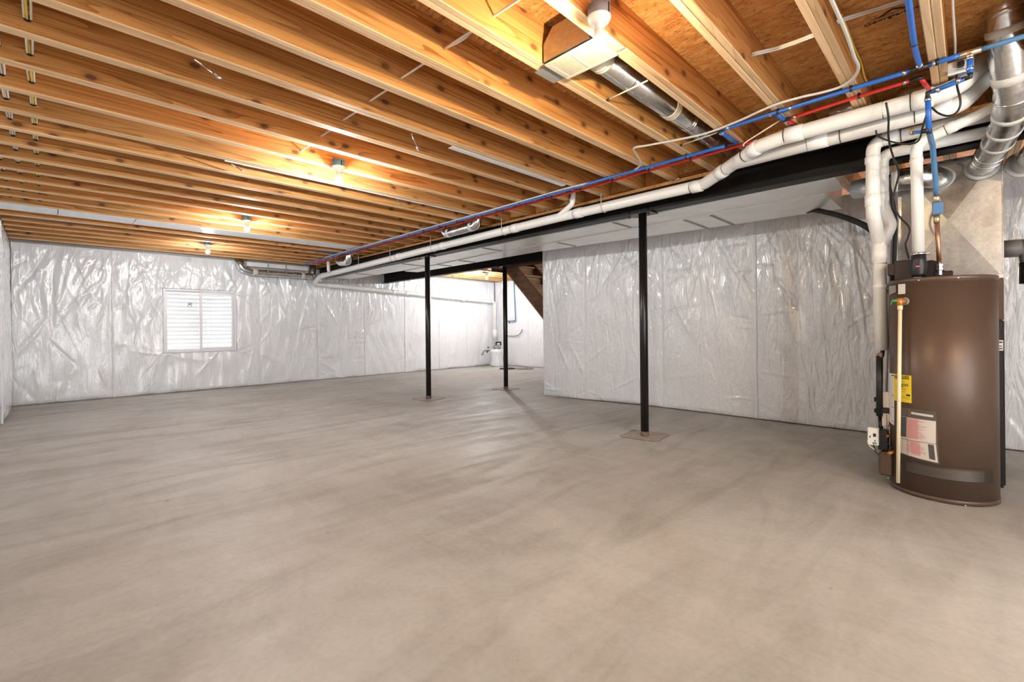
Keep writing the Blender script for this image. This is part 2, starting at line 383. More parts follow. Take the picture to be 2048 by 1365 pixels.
M_FURNB = simple('brown furnace steel', (.11,.068,.045), .35, .2)
M_BOX = simple('blue outlet box', (.06,.20,.33), .5)
M_BOXG = simple('grey outlet box', (.17,.19,.21), .55)
M_PORC = simple('white lampholder', (.82,.80,.76), .35)
M_REG = simple('cream register enamel', (.44,.40,.33), .4)
M_DARK = simple('dark void', (.01,.009,.008), .9)
M_VINYL = simple('white window vinyl', (.82,.83,.85), .35)
M_WELL = simple('white window well', (.90,.91,.92), .5)
M_SHEET = simple('white foil panning', (.78,.80,.83), .2, .25, bumpscale=3, bumpstr=.08)
M_FOIL = simple('crumpled foil wrap', (.55,.53,.50), .22, .9, bumpscale=22, bumpstr=.9)
M_GREYP = simple('grey pipe', (.30,.29,.28), .35, .2)
M_OUTW = simple('white outlet plate', (.82,.79,.72), .4)
M_BRICKY = simple('orange brass valve', (.62,.24,.05), .4, .5)
M_GRN = simple('green lever', (.08,.30,.08), .5)
M_LID = simple('sump lid plastic', (.20,.19,.17), .6)
m, nt, b = new_mat('window glass'); M_GLASS = m
tr = nt.nodes.new('ShaderNodeBsdfTransparent'); gl = nt.nodes.new('ShaderNodeBsdfGlossy'); gl.inputs['Roughness'].default_value = .02
mx = nt.nodes.new('ShaderNodeMixShader'); mx.inputs[0].default_value = .07
nt.links.new(tr.outputs[0], mx.inputs[1]); nt.links.new(gl.outputs[0], mx.inputs[2]); nt.links.new(mx.outputs[0], nt.nodes['Material Output'].inputs[0])
def clear_film(name, gloss):
    m, nt, b = new_mat(name); tr = nt.nodes.new('ShaderNodeBsdfTransparent'); gl = nt.nodes.new('ShaderNodeBsdfGlossy'); gl.inputs['Roughness'].default_value = .15
    mx = nt.nodes.new('ShaderNodeMixShader'); mx.inputs[0].default_value = gloss
    nt.links.new(tr.outputs[0], mx.inputs[1]); nt.links.new(gl.outputs[0], mx.inputs[2]); nt.links.new(mx.outputs[0], nt.nodes['Material Output'].inputs[0]); return m
M_BAG = clear_film('clear document sleeve', .10)
def bulb_mat(name, col, k=1.0):
    # frosted diffuser: it glows and lets the lamp inside shine through
    m, nt, b = new_mat(name); tr = nt.nodes.new('ShaderNodeBsdfTransparent'); em = nt.nodes.new('ShaderNodeEmission')
    em.inputs[0].default_value = (*col, 1); em.inputs[1].default_value = 24.0*k; ad = nt.nodes.new('ShaderNodeAddShader')
    nt.links.new(tr.outputs[0], ad.inputs[0]); nt.links.new(em.outputs[0], ad.inputs[1]); nt.links.new(ad.outputs[0], nt.nodes['Material Output'].inputs[0])
    m.cycles.emission_sampling = 'NONE'; return m
M_BULBW = bulb_mat('warm lit bulb', WARM, .75); M_BULBN = bulb_mat('lit bulb', NEUT)

# ------------------------------------------------------------------ room dimensions
HJ = 2.704; JD = .235; ZS = HJ+JD           # joist underside, joist depth, subfloor underside
XL, YF, XR = -0.45, 11.08, 10.35            # left wall, far wall, end wall of the far room
YB = -2.6                                    # how far the shell is modelled behind the camera
# floor
mb = MB(); mb.box((XL-.25, YB, -.15), (XR+.25, YF+.25, 0)); floor = mb.build('floor', M_CONC); tag(floor, kind='structure')
# ceiling: strand board subfloor in panels + doubled joists
ceil = empty('ceiling', (4.5, 4.5, ZS), kind='structure')
xe = [-.86, .36, 1.575, 2.79, 4.00, 5.22, 6.44, 7.66, 8.88, 10.5]
for i in range(len(xe)-1):
    ys = [YB, -.2+(1.22 if i % 2 else 0), 4.6+(1.22 if i % 2 else 0), 9.3, 11.3]
    for j in range(len(ys)-1):
        mb = MB(); mb.bbox((xe[i]+.0025, ys[j]+.0025, ZS), (xe[i+1]-.0025, ys[j+1]-.0025, ZS+.018), .002)
        mb.build('subfloor_panel', M_OSB, ceil)
JY = []
for k in range(-6, 27):
    yb = .16+.4064*k; JY.append((k, yb))
    x1 = XR if not (3.0 < yb < 6.9) else 6.42
    for ply in (0, 1):
        y0 = yb-.076+ply*.0385; dz = (random.random()-.5)*.003
        xx0, xx1 = (XL+.01, x1) 
        mb = MB(); mb.bbox((xx0, y0, HJ+(dz if ply else 0)), (xx1, y0+.0375, ZS-.0005), .0035)
        # undersides painted paler: light off the floor is put into the colour
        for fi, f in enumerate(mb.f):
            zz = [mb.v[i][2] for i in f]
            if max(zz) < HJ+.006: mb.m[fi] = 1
        mb.build('joist', [M_WOOD, M_WOODLIT], ceil, loc=(4.0+random.random(), y0, HJ))
# blocking above the main beam
for k, yb in JY:
    if yb > 8: continue
    mb = MB(); mb.bbox((4.60+(.04 if k % 2 else -.03), yb+.002, HJ+.02), (4.64+(.04 if k % 2 else -.03), yb+.328, ZS-.002), .003); mb.build('blocking', M_WOOD, ceil, loc=(4.6, yb+.16, HJ))

# ------------------------------------------------------------------ wrinkled plastic-faced insulation sheets
def sheet(name, parent, a0, a1, z0, z1, place, hole=None, step=.0135, amp=1.0, seed=0, focus=(), depth=.022, horiz=0.0, mat=None, wk=1.0):
    r = np.random.RandomState(seed)
    A = np.arange(a0, a1+1e-6, (a1-a0)/max(2, round((a1-a0)/step))); Z = np.arange(z0, z1+1e-6, (z1-z0)/max(2, round((z1-z0)/(step*1.25))))
    if hole:
        ha0, ha1, hz0, hz1 = hole
        A = np.unique(np.round(np.concatenate([A, [max(a0, ha0), min(a1, ha1)]]), 5)); Z = np.unique(np.round(np.concatenate([Z, [hz0, hz1]]), 5))
    a, z = np.meshgrid(A, Z); t = (a-a0)/(a1-a0); W = a1-a0
    env = np.clip(np.sin(np.pi*t), 0, 1)**.45 * np.clip((z-z0)/.05, 0, 1)**.6 * (.35+.65*np.clip((z1-z)/.25, 0, 1))
    h = depth*env*(.75+.25*np.sin(2.1*z+seed))
    # long tension folds that start at staples along the top and the seams
    nf = int(46*W)
    for i in range(nf):
        if focus and r.rand() < .45:
            fa, fz = focus[r.randint(len(focus))]; oa, oz = fa+r.randn()*.04, fz+r.randn()*.04; th = r.rand()*2*np.pi; ln = .25+r.rand()*.8
        elif r.rand() < .6:
            oa, oz = a0+W*r.rand(), z1-r.rand()*.25; th = -np.pi/2+r.randn()*.28; ln = .5+1.5*r.rand()
        elif r.rand() < horiz+.25:
            oa, oz = (a0 if r.rand() < .5 else a1), z0+(z1-z0)*r.rand(); th = (0 if oa == a0 else np.pi)+r.randn()*.35; ln = .2+.45*r.rand()
        else:
            oa, oz = a0+W*r.rand(), z0+(z1-z0)*r.rand(); th = -np.pi/2+r.randn()*.5; ln = .3+.8*r.rand()
        cth, sth = np.cos(th), np.sin(th); s_ = (a-oa)*cth+(z-oz)*sth; d = -(a-oa)*sth+(z-oz)*cth
        d = d + .05*r.randn()*np.sin(3.5*s_+r.rand()*6) + .06*r.randn()*(s_/ln)**2
        w = (.010+.016*r.rand()**2)*wk; u = s_/ln
        prof = np.exp(-(d/(w*(1+.6*np.clip(u, 0, 1))))**2)*np.clip(u*6, 0, 1)*np.clip((1-u)*2, 0, 1)
        h = h + amp*(.0022+.0055*r.rand()**1.5)*np.sign(r.rand()-.3)*prof*np.clip(env*1.6, 0, 1)
    for i in range(7):
        kx, kz, ph = r.randn()*14, r.randn()*6, r.rand()*6
        h = h + amp*.0016*np.sin(kx*a+kz*z+ph+1.5*np.sin(2*z+ph))*env
    V = np.stack([a.ravel(), z.ravel(), h.ravel()], 1)
    P = [place(p[0], p[1], p[2]) for p in V]
    nA, nZ = len(A), len(Z); F = []
    for j in range(nZ-1):
        zc = (Z[j]+Z[j+1])/2
        for i in range(nA-1):
            ac = (A[i]+A[i+1])/2
            if hole and hole[0] < ac < hole[1] and hole[2] < zc < hole[3]: continue
            F.append((j*nA+i, j*nA+i+1, (j+1)*nA+i+1, (j+1)*nA+i))
    m_ = MB(); m_.add(P, F, 0, True); c = place((a0+a1)/2, z0, 0)
    return m_.build(name, mat or M_PLAS, parent, loc=c)
def seam(parent, a, z0, z1, place, w=.028):
    # folded staple tab down the seam between two sheets
    m_ = MB(); P = []; n = 40; r = random.Random(int(a*100))
    for k in range(n+1):
        z = z0+(z1-z0)*k/n; j = (r.random()-.5)*.008
        for da, dh in ((-w/2, .004), (-w/4+j, .020), (w/4+j, .012), (w/2, .004)): P.append(place(a+da, z, dh))
    F = []
    for k in range(n):
        for q in range(3): F.append((k*4+q, k*4+q+1, (k+1)*4+q+1, (k+1)*4+q))
    m_.add(P, F, 0, False); return m_.build('seam_fold', M_PLAS, parent, loc=place(a, z0, 0))
W1 = (1.555, 2.82, .775, 2.045); W2 = (8.14, 8.99, 2.20, 2.575)
wf = empty('wall_far', (5, YF, 0), kind='structure')
mb = MB()
for (x0, x1, z0, z1) in ((XL-.25, W1[0], 0, 2.92), (W1[1], W2[0], 0, 2.92), (W2[1], XR+.25, 0, 2.92), (W1[0], W1[1], 0, W1[2]), (W1[0], W1[1], W1[3], 2.92), (W2[0], W2[1], 0, W2[2]), (W2[0], W2[1], W2[3], 2.92)):
    mb.box((x0, YF+.03, z0), (x1, YF+.28, z1))
mb.build('concrete_wall', M_CONC, wf)
pf = lambda a, z, h: Vector((a, YF-h, z))
sx = [XL+.02, .82, 3.27, 4.55, 5.75, 6.94, 8.10, 9.15, XR-.02]
for i in range(len(sx)-1):
    hole = W1 if i == 1 else (W2 if i == 6 else None)
    foc = [(W1[0], W1[2]), (W1[1], W1[2]), (W1[0], W1[3]), (W1[1], W1[3]), (2.2, 2.3), (1.4, 2.35)] if i == 1 else ()
    sheet('insulation_sheet', wf, sx[i], sx[i+1], .012, 2.69, pf, hole, step=.014 if i < 5 else .022, seed=20+i, focus=foc, horiz=.8 if i == 3 else 0, amp=2.3 if i < 4 else 1.6, wk=1.5)
    if i: seam(wf, sx[i], .012, 2.68, pf)
wl = empty('wall_left', (XL, 4, 0), kind='structure')
mb = MB(); mb.box((XL-.28, YB, 0), (XL-.03, YF+.25, 2.92)); mb.build('concrete_wall', M_CONC, wl)
plf = lambda a, z, h: Vector((XL+h*(1.0 if a > 3 else 1), a, z))
ly = [YB, 2.0, 4.4, 6.8, 9.0, YF-.03]
for i in range(len(ly)-1):
    sheet('insulation_sheet', wl, ly[i], ly[i+1], .012, 2.69, plf, step=.03 if i < 2 else .018, seed=40+i, amp=1.6, wk=1.4, depth=.05 if i == 4 else .03)
    if i: seam(wl, ly[i], .012, 2.68, plf)
def xw(y): # the stair wall bows a little toward its free end
    t = min(max((y-3.3)/2.0, 0), 1); return 6.375-.20*t*t*(3-2*t)
wr = empty('wall_right', (6.4, 1.5, 0), kind='structure')
mb = MB(); mb.box((6.42, YB, 0), (6.52, 5.33, 2.66)); mb.build('stud_wall', M_WOOD, wr)
prw = lambda a, z, h: Vector((xw(a)-h, a, z))
ry = [YB, -.95, .55, 1.94, 3.20, 4.49, 5.36]
for i in range(len(ry)-1):
    sheet('insulation_sheet', wr, ry[i], ry[i+1], .012, 2.67, prw, step=.0115 if i > 1 else .02, seed=60+i, amp=1.9, depth=.028, horiz=.3, mat=M_PLASR)
    if i: seam(wr, ry[i], .012, 2.66, prw, w=.034)
wb = empty('added_wall_back', (5, YB, 0), kind='structure')  # unseen partial wall, added to keep ambient light off the right wall
mb = MB(); mb.box((3.2, YB-.12, 0), (6.52, YB-.02, 2.92)); mb.build('stud_wall', M_WOOD, wb)
sheet('insulation_sheet', wb, 3.2, 6.40, .012, 2.69, lambda a, z, h: Vector((a, YB+h, z)), step=.04, seed=95)
ws = empty('wall_side', (XR, 8, 0), kind='structure')
mb = MB(); mb.box((XR+.03, 2.0, 0), (XR+.28, YF+.25, 2.92)); mb.build('concrete_wall', M_CONC, ws)
psf = lambda a, z, h: Vector((XR-h, a, z))
for i, (a0, a1) in enumerate(((2.0, 6.2), (6.2, 8.0), (8.0, 9.6), (9.6, YF-.03))):
    sheet('insulation_sheet', ws, a0, a1, .012, 2.69, psf, step=.03, seed=80+i, amp=1.6)
    if i: seam(ws, a0, .012, 2.68, psf)

# ------------------------------------------------------------------ windows
w1 = empty('window_1', ((W1[0]+W1[1])/2, YF, W1[2]), kind='structure')
def frame_rect(mb, x0, x1, z0, z1, y0, y1, t, mi=0):
    mb.bbox((x0, y0, z0), (x0+t, y1, z1), .004, mi); mb.bbox((x1-t, y0, z0), (x1, y1, z1), .004, mi)
    mb.bbox((x0+t, y0, z0), (x1-t, y1, z0+t), .004, mi); mb.bbox((x0+t, y0, z1-t), (x1-t, y1, z1), .004, mi)
mb = MB(); frame_rect(mb, W1[0]+.004, W1[1]-.004, W1[2]+.004, W1[3]-.004, YF-.012, YF+.10, .040); mb.build('frame', M_VINYL, w1)
xm = 2.19
sa = MB(); frame_rect(sa, W1[0]+.046, xm+.022, W1[2]+.046, W1[3]-.046, YF+.045, YF+.075, .030); s1 = sa.build('fixed_sash', M_VINYL, w1)
sb = MB(); frame_rect(sb, xm-.028, W1[1]-.046, W1[2]+.046, W1[3]-.046, YF+.008, YF+.040, .042); s2 = sb.build('sliding_sash', M_VINYL, w1)
mb = MB(); mb.box((W1[0]+.07, YF+.058, W1[2]+.07), (xm, YF+.062, W1[3]-.07)); g1 = mb.build('pane', M_GLASS, s1)
mb = MB(); mb.box((xm+.01, YF+.022, W1[2]+.08), (W1[1]-.08, YF+.026, W1[3]-.08)); mb.build('pane', M_GLASS, s2)
mb = MB(); mb.bbox((2.14, YF-.018, 2.020), (2.24, YF-.008, 2.036), .003); mb.build('latch_tag', M_BRASS, w1)
mb = MB()
sx0, sz0 = 1.965, 1.70
for (x, z, w, h) in ((0,.07,.075,.006),(0,0,.075,.006),(0,0,.006,.03),(.069,0,.006,.07),(.015,.035,.04,.012),(.02,.055,.045,.008),(0,.03,.075,.005)):
    mb.box((sx0+x, YF+.055, sz0+z), (sx0+x+w, YF+.057, sz0+z+h))
mb.build('sticker', M_INK, s1)
for z in (.86, 1.93):
    mb = MB(); mb.bbox((2.715, YF+.018, z), (2.725, YF+.021, z+.012), .001); mb.build('vent_stop', M_INK, s2)
# corrugated window well outside the glass
mb = MB(); xc = (W1[0]+W1[1])/2; P = []; F = []; n, nz_ = 28, 130
for j in range(nz_+1):
    z = .35+2.1*j/nz_; rr = .82+.014*math.sin(z*2*math.pi/.085)
    for i in range(n+1):
        t = math.pi*i/n; P.append((xc-math.cos(t)*rr, YF+.30+math.sin(t)*rr*.85, z))
for j in range(nz_):
    for i in range(n): F.append((j*(n+1)+i, j*(n+1)+i+1, (j+1)*(n+1)+i+1, (j+1)*(n+1)+i))
mb.add(P, F, 0, True); wo = mb.build('window_well', M_WELL)
tag(wo, 'white corrugated window well seen through the sliding window', 'window well')
w2 = empty('window_2', ((W2[0]+W2[1])/2, YF, W2[2]), kind='structure')
mb = MB(); frame_rect(mb, W2[0]+.004, W2[1]-.004, W2[2]+.004, W2[3]-.004, YF-.01, YF+.10, .045); mb.build('frame', M_VINYL, w2)
mb = MB(); frame_rect(mb, W2[0]+.05, W2[1]-.05, W2[2]+.05, W2[3]-.05, YF+.03, YF+.07, .035); s3 = mb.build('sash', M_VINYL, w2)
mb = MB(); mb.box((W2[0]+.08, YF+.05, W2[2]+.08), (W2[1]-.08, YF+.054, W2[3]-.08)); mb.build('pane', M_GLASS, s3)
mb = MB(); frame_rect(mb, 8.27, 8.62, 2.33, 2.50, YF+.044, YF+.048, .02); mb.build('sticker_border', M_CABG, s3)

# ------------------------------------------------------------------ steel beams and posts
def ibeam(name, xc, z0, z1, y0, y1, bf, label):
    r = empty(name, (xc, (y0+y1)/2, z0), label, 'steel beam')
    tf, tw = .012, .009
    MB().bbox((xc-bf/2, y0, z0), (xc+bf/2, y1, z0+tf), .002).build('bottom_flange', M_BEAM, r)
    MB().bbox((xc-tw/2, y0, z0+tf), (xc+tw/2, y1, z1-tf), .001).build('web', M_BEAM, r)
    MB().bbox((xc-bf/2, y0, z1-tf), (xc+bf/2, y1, z1), .002).build('top_flange', M_BEAM, r)
    return r
BZ0 = 2.442
b1 = ibeam('steel_beam', 4.595, BZ0, 2.664, -1.6, YF+.02, .150, 'long black steel beam carried by two posts beside the white drain pipe')
mb = MB(); mb.bbox((4.525, -1.6, 2.665), (4.665, YF, HJ-.001), .003); mb.build('nailer_plate', M_WOOD, b1, loc=(4.6, 4, 2.67))
for (u, v) in ((1361, 357), (1537, 316), (1100, 420)):
    p = onx(u, v, 4.53); mb = MB(); mb.tube([(4.515, p.y, p.z-.004), (4.515, p.y+.07, p.z-.004)], .011, 8); mb.build('bolt', M_STEEL, b1)
b2 = ibeam('steel_beam', 6.32, 2.42, 2.664, 5.30, YF+.02, .150, 'rear black steel beam running from the stairs to the far wall')
mb = MB(); mb.bbox((6.25, 5.3, 2.665), (6.39, YF, HJ-.001), .003); mb.build('nailer_plate', M_WOOD, b2, loc=(6.3, 8, 2.67))
def post(x, y, ztop, label, n=24, r=.044):
    o = empty('support_post', (x, y, 0), label, 'post', 'black steel support posts')
    mb = MB(); mb.lathe([(r, .002), (r, ztop-.012)], axisM((x, y, 0), (0,0,1)), n); mb.build('column', M_BLACK, o)
    mb = MB(); mb.bbox((x-.085, y-.14, ztop-.014), (x+.085, y+.14, ztop-.002), .002); mb.build('cap_plate', M_BLACK, o)
    for sy in (-1, 1):
        mb = MB(); mb.tube([(x-.082, y+sy*.115, ztop-.05), (x-.082, y+sy*.115, ztop+.035)], .008, 8)
        mb.lathe([(.016, 0), (.016, .014)], axisM((x-.082, y+sy*.115, ztop-.03), (0,0,1)), 6, smooth=False); mb.build('bolt', M_BLACK, o)
    mb = MB(); mb.lathe([(r+.001, .0), (r+.0015, .018), (r+.0012, .035), (r+.0005, .05)], axisM((x, y, .003), (0,0,1)), n); mb.build('rust_band', M_RUST, o)
    rr = random.Random(int(x*77+y*31))
    # grouted patch where the slab was cut round the footing
    poly = []
    for k in range(28):
        a = 2*math.pi*k/28; q = .21/max(abs(math.cos(a)), abs(math.sin(a))); q = min(q, .27)*(1+(rr.random()-.5)*.06)
        poly.append((x+math.cos(a+.1)*q, y+math.sin(a+.1)*q, .0))
    mb = MB(); mb.prism(poly, (0,0,.0035)); mb.build('grout_patch', M_PATCH, o)
    mb = MB(); mb.tube([Vector((p[0], p[1], .002)) for p in poly]+[Vector((poly[0][0], poly[0][1], .002))], [.0022+.003*rr.random() for _ in range(29)], 6, caps=False); mb.build('crack_line', M_RUST, o)
    return o
M_PATCH = simple('grout patch', (.37,.33,.29), .7, var=.15, varscale=9, bumpscale=30, bumpstr=.3)
post(4.605, 2.54, BZ0, 'black steel post nearest the water heater, in front of the stair wall')
post(4.590, 6.60, BZ0, 'black steel post farther along the main beam, before the far wall')
post(6.320, 6.47, 2.42, 'rear black steel post standing in front of the staircase')

# ------------------------------------------------------------------ trunk ducts
def duct_box(name, label, poly_b, z0, z1, cleats, mat=M_DUCTW):
    c = sum((Vector((p[0], p[1], 0)) for p in poly_b), Vector())/len(poly_b)
    o = empty(name, (c.x, c.y, z0), label, 'duct', 'rectangular trunk ducts')
    mb = MB(); mb.prism([(p[0], p[1], z0) for p in poly_b], (0,0,z1-z0)); mb.build('duct_body', mat, o)
    for (x0, x1, y) in cleats:
        mb = MB(); mb.bbox((x0, y-.016, z0-.008), (x1, y+.016, z0-.0005), .002); mb.build('drive_cleat', M_CLEAT, o)
    return o
duct_box('trunk_duct', 'pale sheet-metal trunk duct beside the main black beam', [(4.695, .80), (5.115, .80), (5.13, 5.8), (5.30, 8.3), (5.22, 10.75), (4.80, 10.75), (4.695, 8.0)], 2.437, 2.67, [(4.70, 5.115, 2.98), (4.70, 5.12, 5.3), (4.72, 5.28, 7.6), (4.78, 5.25, 9.6)])
duct_box('trunk_duct', 'wide pale trunk duct running along the top of the stair wall', [(5.14, .95), (5.92, .95), (5.86, 1.9), (5.57, 4.9), (5.60, 5.9), (5.62, 8.45), (5.335, 8.50), (5.155, 5.8)], 2.425, 2.66, [(5.16, 5.82, 2.32), (5.16, 5.86, 2.02), (5.18, 5.60, 4.2), (5.20, 5.60, 6.5), (5.25, 5.60, 7.2)])

# ------------------------------------------------------------------ lampholders
def lamp(x, y, label, warm=False, box=None, zb=HJ-.012, pw=1.0):
    o = empty('bulb_fixture', (x, y, zb), label, 'light', 'bare bulb light fixtures on the joists')
    bm_ = box or M_BOX
    mb = MB(); n = 24
    mb.lathe([(.052, 0), (.054, .002), (.054, .046), (.050, .048)], axisM((x, y, zb), (0,0,1)), n); ob = mb.build('outlet_box', bm_, o)
    mb = MB()
    for k in range(14):
        a = 2*math.pi*k/14; M = Matrix.Translation((x, y, zb+.046)) @ Matrix.Rotation(a, 4, 'Z')
        mb.box((.044, -.007, 0), (.054, .007, .010+.006*(k % 3)), 0, M)
    mb.build('box_tooth', bm_, ob)
    mb = MB(); mb.box((x-.004, y-.056, zb+.004), (x+.004, y-.050, zb+.046)); mb.build('box_rib', M_DARK, ob)
    mb = MB(); mb.lathe([(.056, 0), (.056, -.006), (.050, -.020), (.036, -.034), (.027, -.042), (.024, -.060)][::-1], axisM((x, y, zb), (0,0,1)), n); ph = mb.build('lampholder', M_PORC, o)
    mb = MB(); mb.lathe([(.0045, -.004), (.0045, .002)], axisM((x-.030, y-.022, zb-.022), (0,0,1)), 8); mb.build('screw', M_STEEL, ph)
    mb = MB(); mb.lathe([(.013, -.050), (.014, -.060), (.020, -.070), (.027, -.080), (.0315, -.094), (.0315, -.100)][::-1], axisM((x, y, zb), (0,0,1)), n); mb.build('bulb_collar', M_PORC, o)
    prof = [(.0305, -.1005), (.0325, -.110), (.0315, -.124), (.027, -.137), (.018, -.147), (.008, -.151), (.001, -.152)]
    mb = MB(); mb.lathe(prof[::-1], axisM((x, y, zb), (0,0,1)), n, capt=False); bo = mb.build('bulb', M_BULBW if warm else M_BULBN, o)
    ld = bpy.data.lights.new('bulb_light', 'POINT'); ld.energy = BULB_W*pw; ld.color = WARM if warm else NEUT; ld.shadow_soft_size = .014
    lo = bpy.data.objects.new('bulb_light', ld); C.objects.link(lo); lo.location = (x, y, zb-.126); par(lo, bo)
    return o
lamp(1.86, 1.243, 'bare warm bulb beside the ceiling register, nearest the camera', True, M_BOXG, pw=.62, zb=HJ-.028)
lamp(1.88, 4.085, 'bare bulb on blue box, second along the joists')
lamp(1.90, 6.93, 'bare bulb on blue box, third along the joists', pw=.9)
lamp(1.95, 9.36, 'bare bulb nearest the sliding window', pw=.5)
lamp(8.45, 9.36, 'bare bulb in the far room past the black post', pw=2.0)
lamp(1.86, -1.602, 'added unseen warm bulb behind the camera, filling the near floor', True, M_BOXG, pw=1.2)  # unseen bulb, added to brighten the near floor

# ------------------------------------------------------------------ register, boot and round duct in the joist bay
rg = empty('ceiling_register', (2.1, 1.54, 2.68), 'white slotted ceiling register with metal boot beside the warm bulb', 'register')
mb = MB(); X0, X1, Y0, Y1 = 1.99, 2.205, 1.355, 1.70
frame = MB()
frame.bbox((X0, Y0, 2.684), (X0+.022, Y1, 2.694), .003); frame.bbox((X1-.022, Y0, 2.684), (X1, Y1, 2.694), .003)
frame.bbox((X0+.022, Y0, 2.684), (X1-.022, Y0+.035, 2.694), .003); frame.bbox((X0+.022, Y1-.035, 2.684), (X1-.022, Y1, 2.694), .003)
frame.bbox((X0+.022, (Y0+Y1)/2-.009, 2.684), (X1-.022, (Y0+Y1)/2+.009, 2.694), .002)
fr = frame.build('grille_frame', M_REG, rg)
for (ya, yb_) in ((Y0+.035, (Y0+Y1)/2-.009), ((Y0+Y1)/2+.009, Y1-.035)):
    n = 13
    for k in range(n):
        y = ya+(yb_-ya)*(k+.5)/n
        MB().box((X0+.022, y-.0032, 2.686), (X1-.022, y+.0032, 2.690)).build('louver', M_REG, fr)
MB().box((X0+.02, Y0+.03, 2.693), (X1-.02, Y1-.03, 2.697)).build('damper', M_DARK, rg)
MB().bbox((X0+.03, Y1, 2.6965), (X1-.015, 1.80, 2.7005), .001).build('boot_flange', M_GREYP, rg)
MB().bbox((X0+.03, 1.30, 2.6965), (X1-.015, Y0, 2.7005), .001).build('boot_flange', M_GREYP, rg)
bt = MB(); bt.prism([(X0-.01, 1.385, 2.698), (X0-.01, 1.695, 2.698), (X0-.01, 1.695, 2.80), (X0-.01, 1.63, 2.87), (X0-.01, 1.385, 2.87)], (.225, 0, 0)); bt.build('boot', M_GALVP, rg)
rd = empty('round_duct', (3.1, 1.545, 2.80), 'shiny round sheet-metal duct lying in the joist bay behind the register', 'duct')
mb = MB(); mb.tube([(2.20, 1.545, 2.80), (4.35, 1.545, 2.80)], .074, 28); mb.build('pipe_run', M_GALV, rd)
mb = MB()
for k in range(4): mb.lathe([(.074,-.016),(.080,-.012),(.080,.012),(.074,.016)], axisM((2.27+.025*k, 1.545, 2.80), (1,0,0)), 24)
mb.build('sealed_joint', M_MASTICW, rd)
mb = MB()
for k in range(3): mb.lathe([(.074,-.013),(.079,-.01),(.079,.01),(.074,.013)], axisM((3.20+.024*k, 1.545, 2.80), (1,0,0)), 24)
mb.build('sealed_joint', M_MASTICW, rd)
for x in (3.5, 3.53, 3.75):
    mb = MB(); ring(mb, (x, 1.545, 2.80), (1,0,0), .074, .008, 24, bead=.003); mb.build('crimp_bead', M_GALV, rd)
mb = MB(); mb.box((2.35, 1.545-.004, 2.7225), (4.3, 1.545+.004, 2.7265)); mb.build('lock_seam', M_GALV, rd)
for x in (2.62, 3.72):
    mb = MB(); mb.tube([(x, 1.40, 2.722), (x+.02, 1.695, 2.716)], .005, 8); mb.build('hanger_wire', M_CABW, rd)
    mb = MB(); mb.tube([(x+.02, 1.690, 2.716), (x+.02, 1.715, 2.716)], .009, 8); mb.build('hanger_screw', M_INK, rd)

# ------------------------------------------------------------------ PVC pipes
def rx(u, v, x): return onx(u, v, x)
def pvc(name, label, path, r, fil, couplings=(), hangers=(), lines=(), n=18, fit=M_PVCF):
    o = empty(name, Vector(path[0]), label, 'pipe')
    pts = fillet(path, fil, 7)
    mb = MB(); mb.tube(pts, r, n); mb.build('pipe_run', M_PVC, o)
    for (p, d, w) in couplings:
        mb = MB(); ring(mb, Vector(p), d, r, w, n, bead=r*.095); mb.build('coupling', fit, o)
    for (p, d) in lines:
        mb = MB(); ring(mb, Vector(p), d, r, .006, n, bead=.0012); mb.build('solvent_line', M_PRIMER, o)
    for (p, ztop) in hangers:
        p = Vector(p); mb = MB()
        mb.tube([(p.x-r-.004, p.y, ztop), (p.x-r-.004, p.y, p.z)] + [(p.x-math.cos(t)*(r+.004), p.y, p.z-math.sin(t)*(r+.004)) for t in [math.pi*k/10 for k in range(1, 11)]] + [(p.x+r+.004, p.y, p.z), (p.x+r+.004, p.y, p.z+.05)], .005, 6)
        mb.build('hanger_strap', M_CABG, o)
    return o
ZU = 2.63
def zmain(y): # gentle fall of the main drain toward the far corner
    return 2.545-.0145*max(0, y-3.5) if y > 3.5 else 2.545
pm = [(10.20, 10.93, .52), (10.20, 10.93, 2.05), (7.2, 10.93, 2.18), (4.40, 10.93, 2.29), (4.40, 10.55, 2.435), (4.40, 6.4, zmain(6.4)), (4.40, 3.5, 2.545), (4.40, 1.79, 2.548), (3.96, 1.16, 2.615), (3.94, .95, ZU), (3.93, .10, ZU), rx(1925, 165, 3.98), rx(1985, 100, 4.08)]
cp = []
for y in (10.4, 7.2, 5.9, 4.3, 3.25, 1.85): cp.append(((4.40, y, zmain(y) if y < 10 else 2.44), (0,1,0), .10))
cp += [((4.24, 1.56, 2.573), (-.44,-.63,.067), .09), ((3.99, 1.21, 2.61), (-.44,-.63,.067), .09), ((3.94, .92, ZU), (0,1,0), .12), ((3.93, .20, ZU), (0,1,0), .10)]
cp += [((x, 10.93, 2.29-(x-4.4)*.0425), (1,0,-.04), .10) for x in (4.75, 6.5, 6.9, 8.9)] + [((9.95, 10.93, 2.06), (1,0,-.04), .1)]
hg = [((4.40, y, zmain(y)), HJ) for y in (2.9, 4.5, 6.15, 7.4, 8.6, 9.9)]
ln = [((4.40, y, zmain(y)), (0,1,0)) for y in (7.26, 4.36, 1.91, 3.31)] + [((4.20, 1.505, 2.579), (-.44,-.63,.067)), ((4.05, 1.30, 2.60), (-.44,-.63,.067)), ((3.94, .985, ZU), (0,1,0)), ((3.935, .40, ZU), (0,1,0)), ((3.93, .26, ZU), (0,1,0))]
main = pvc('drain_pipe', 'long white drain pipe hung along the main black beam and round the far wall', pm, .054, .12, cp, hg, ln, 20)
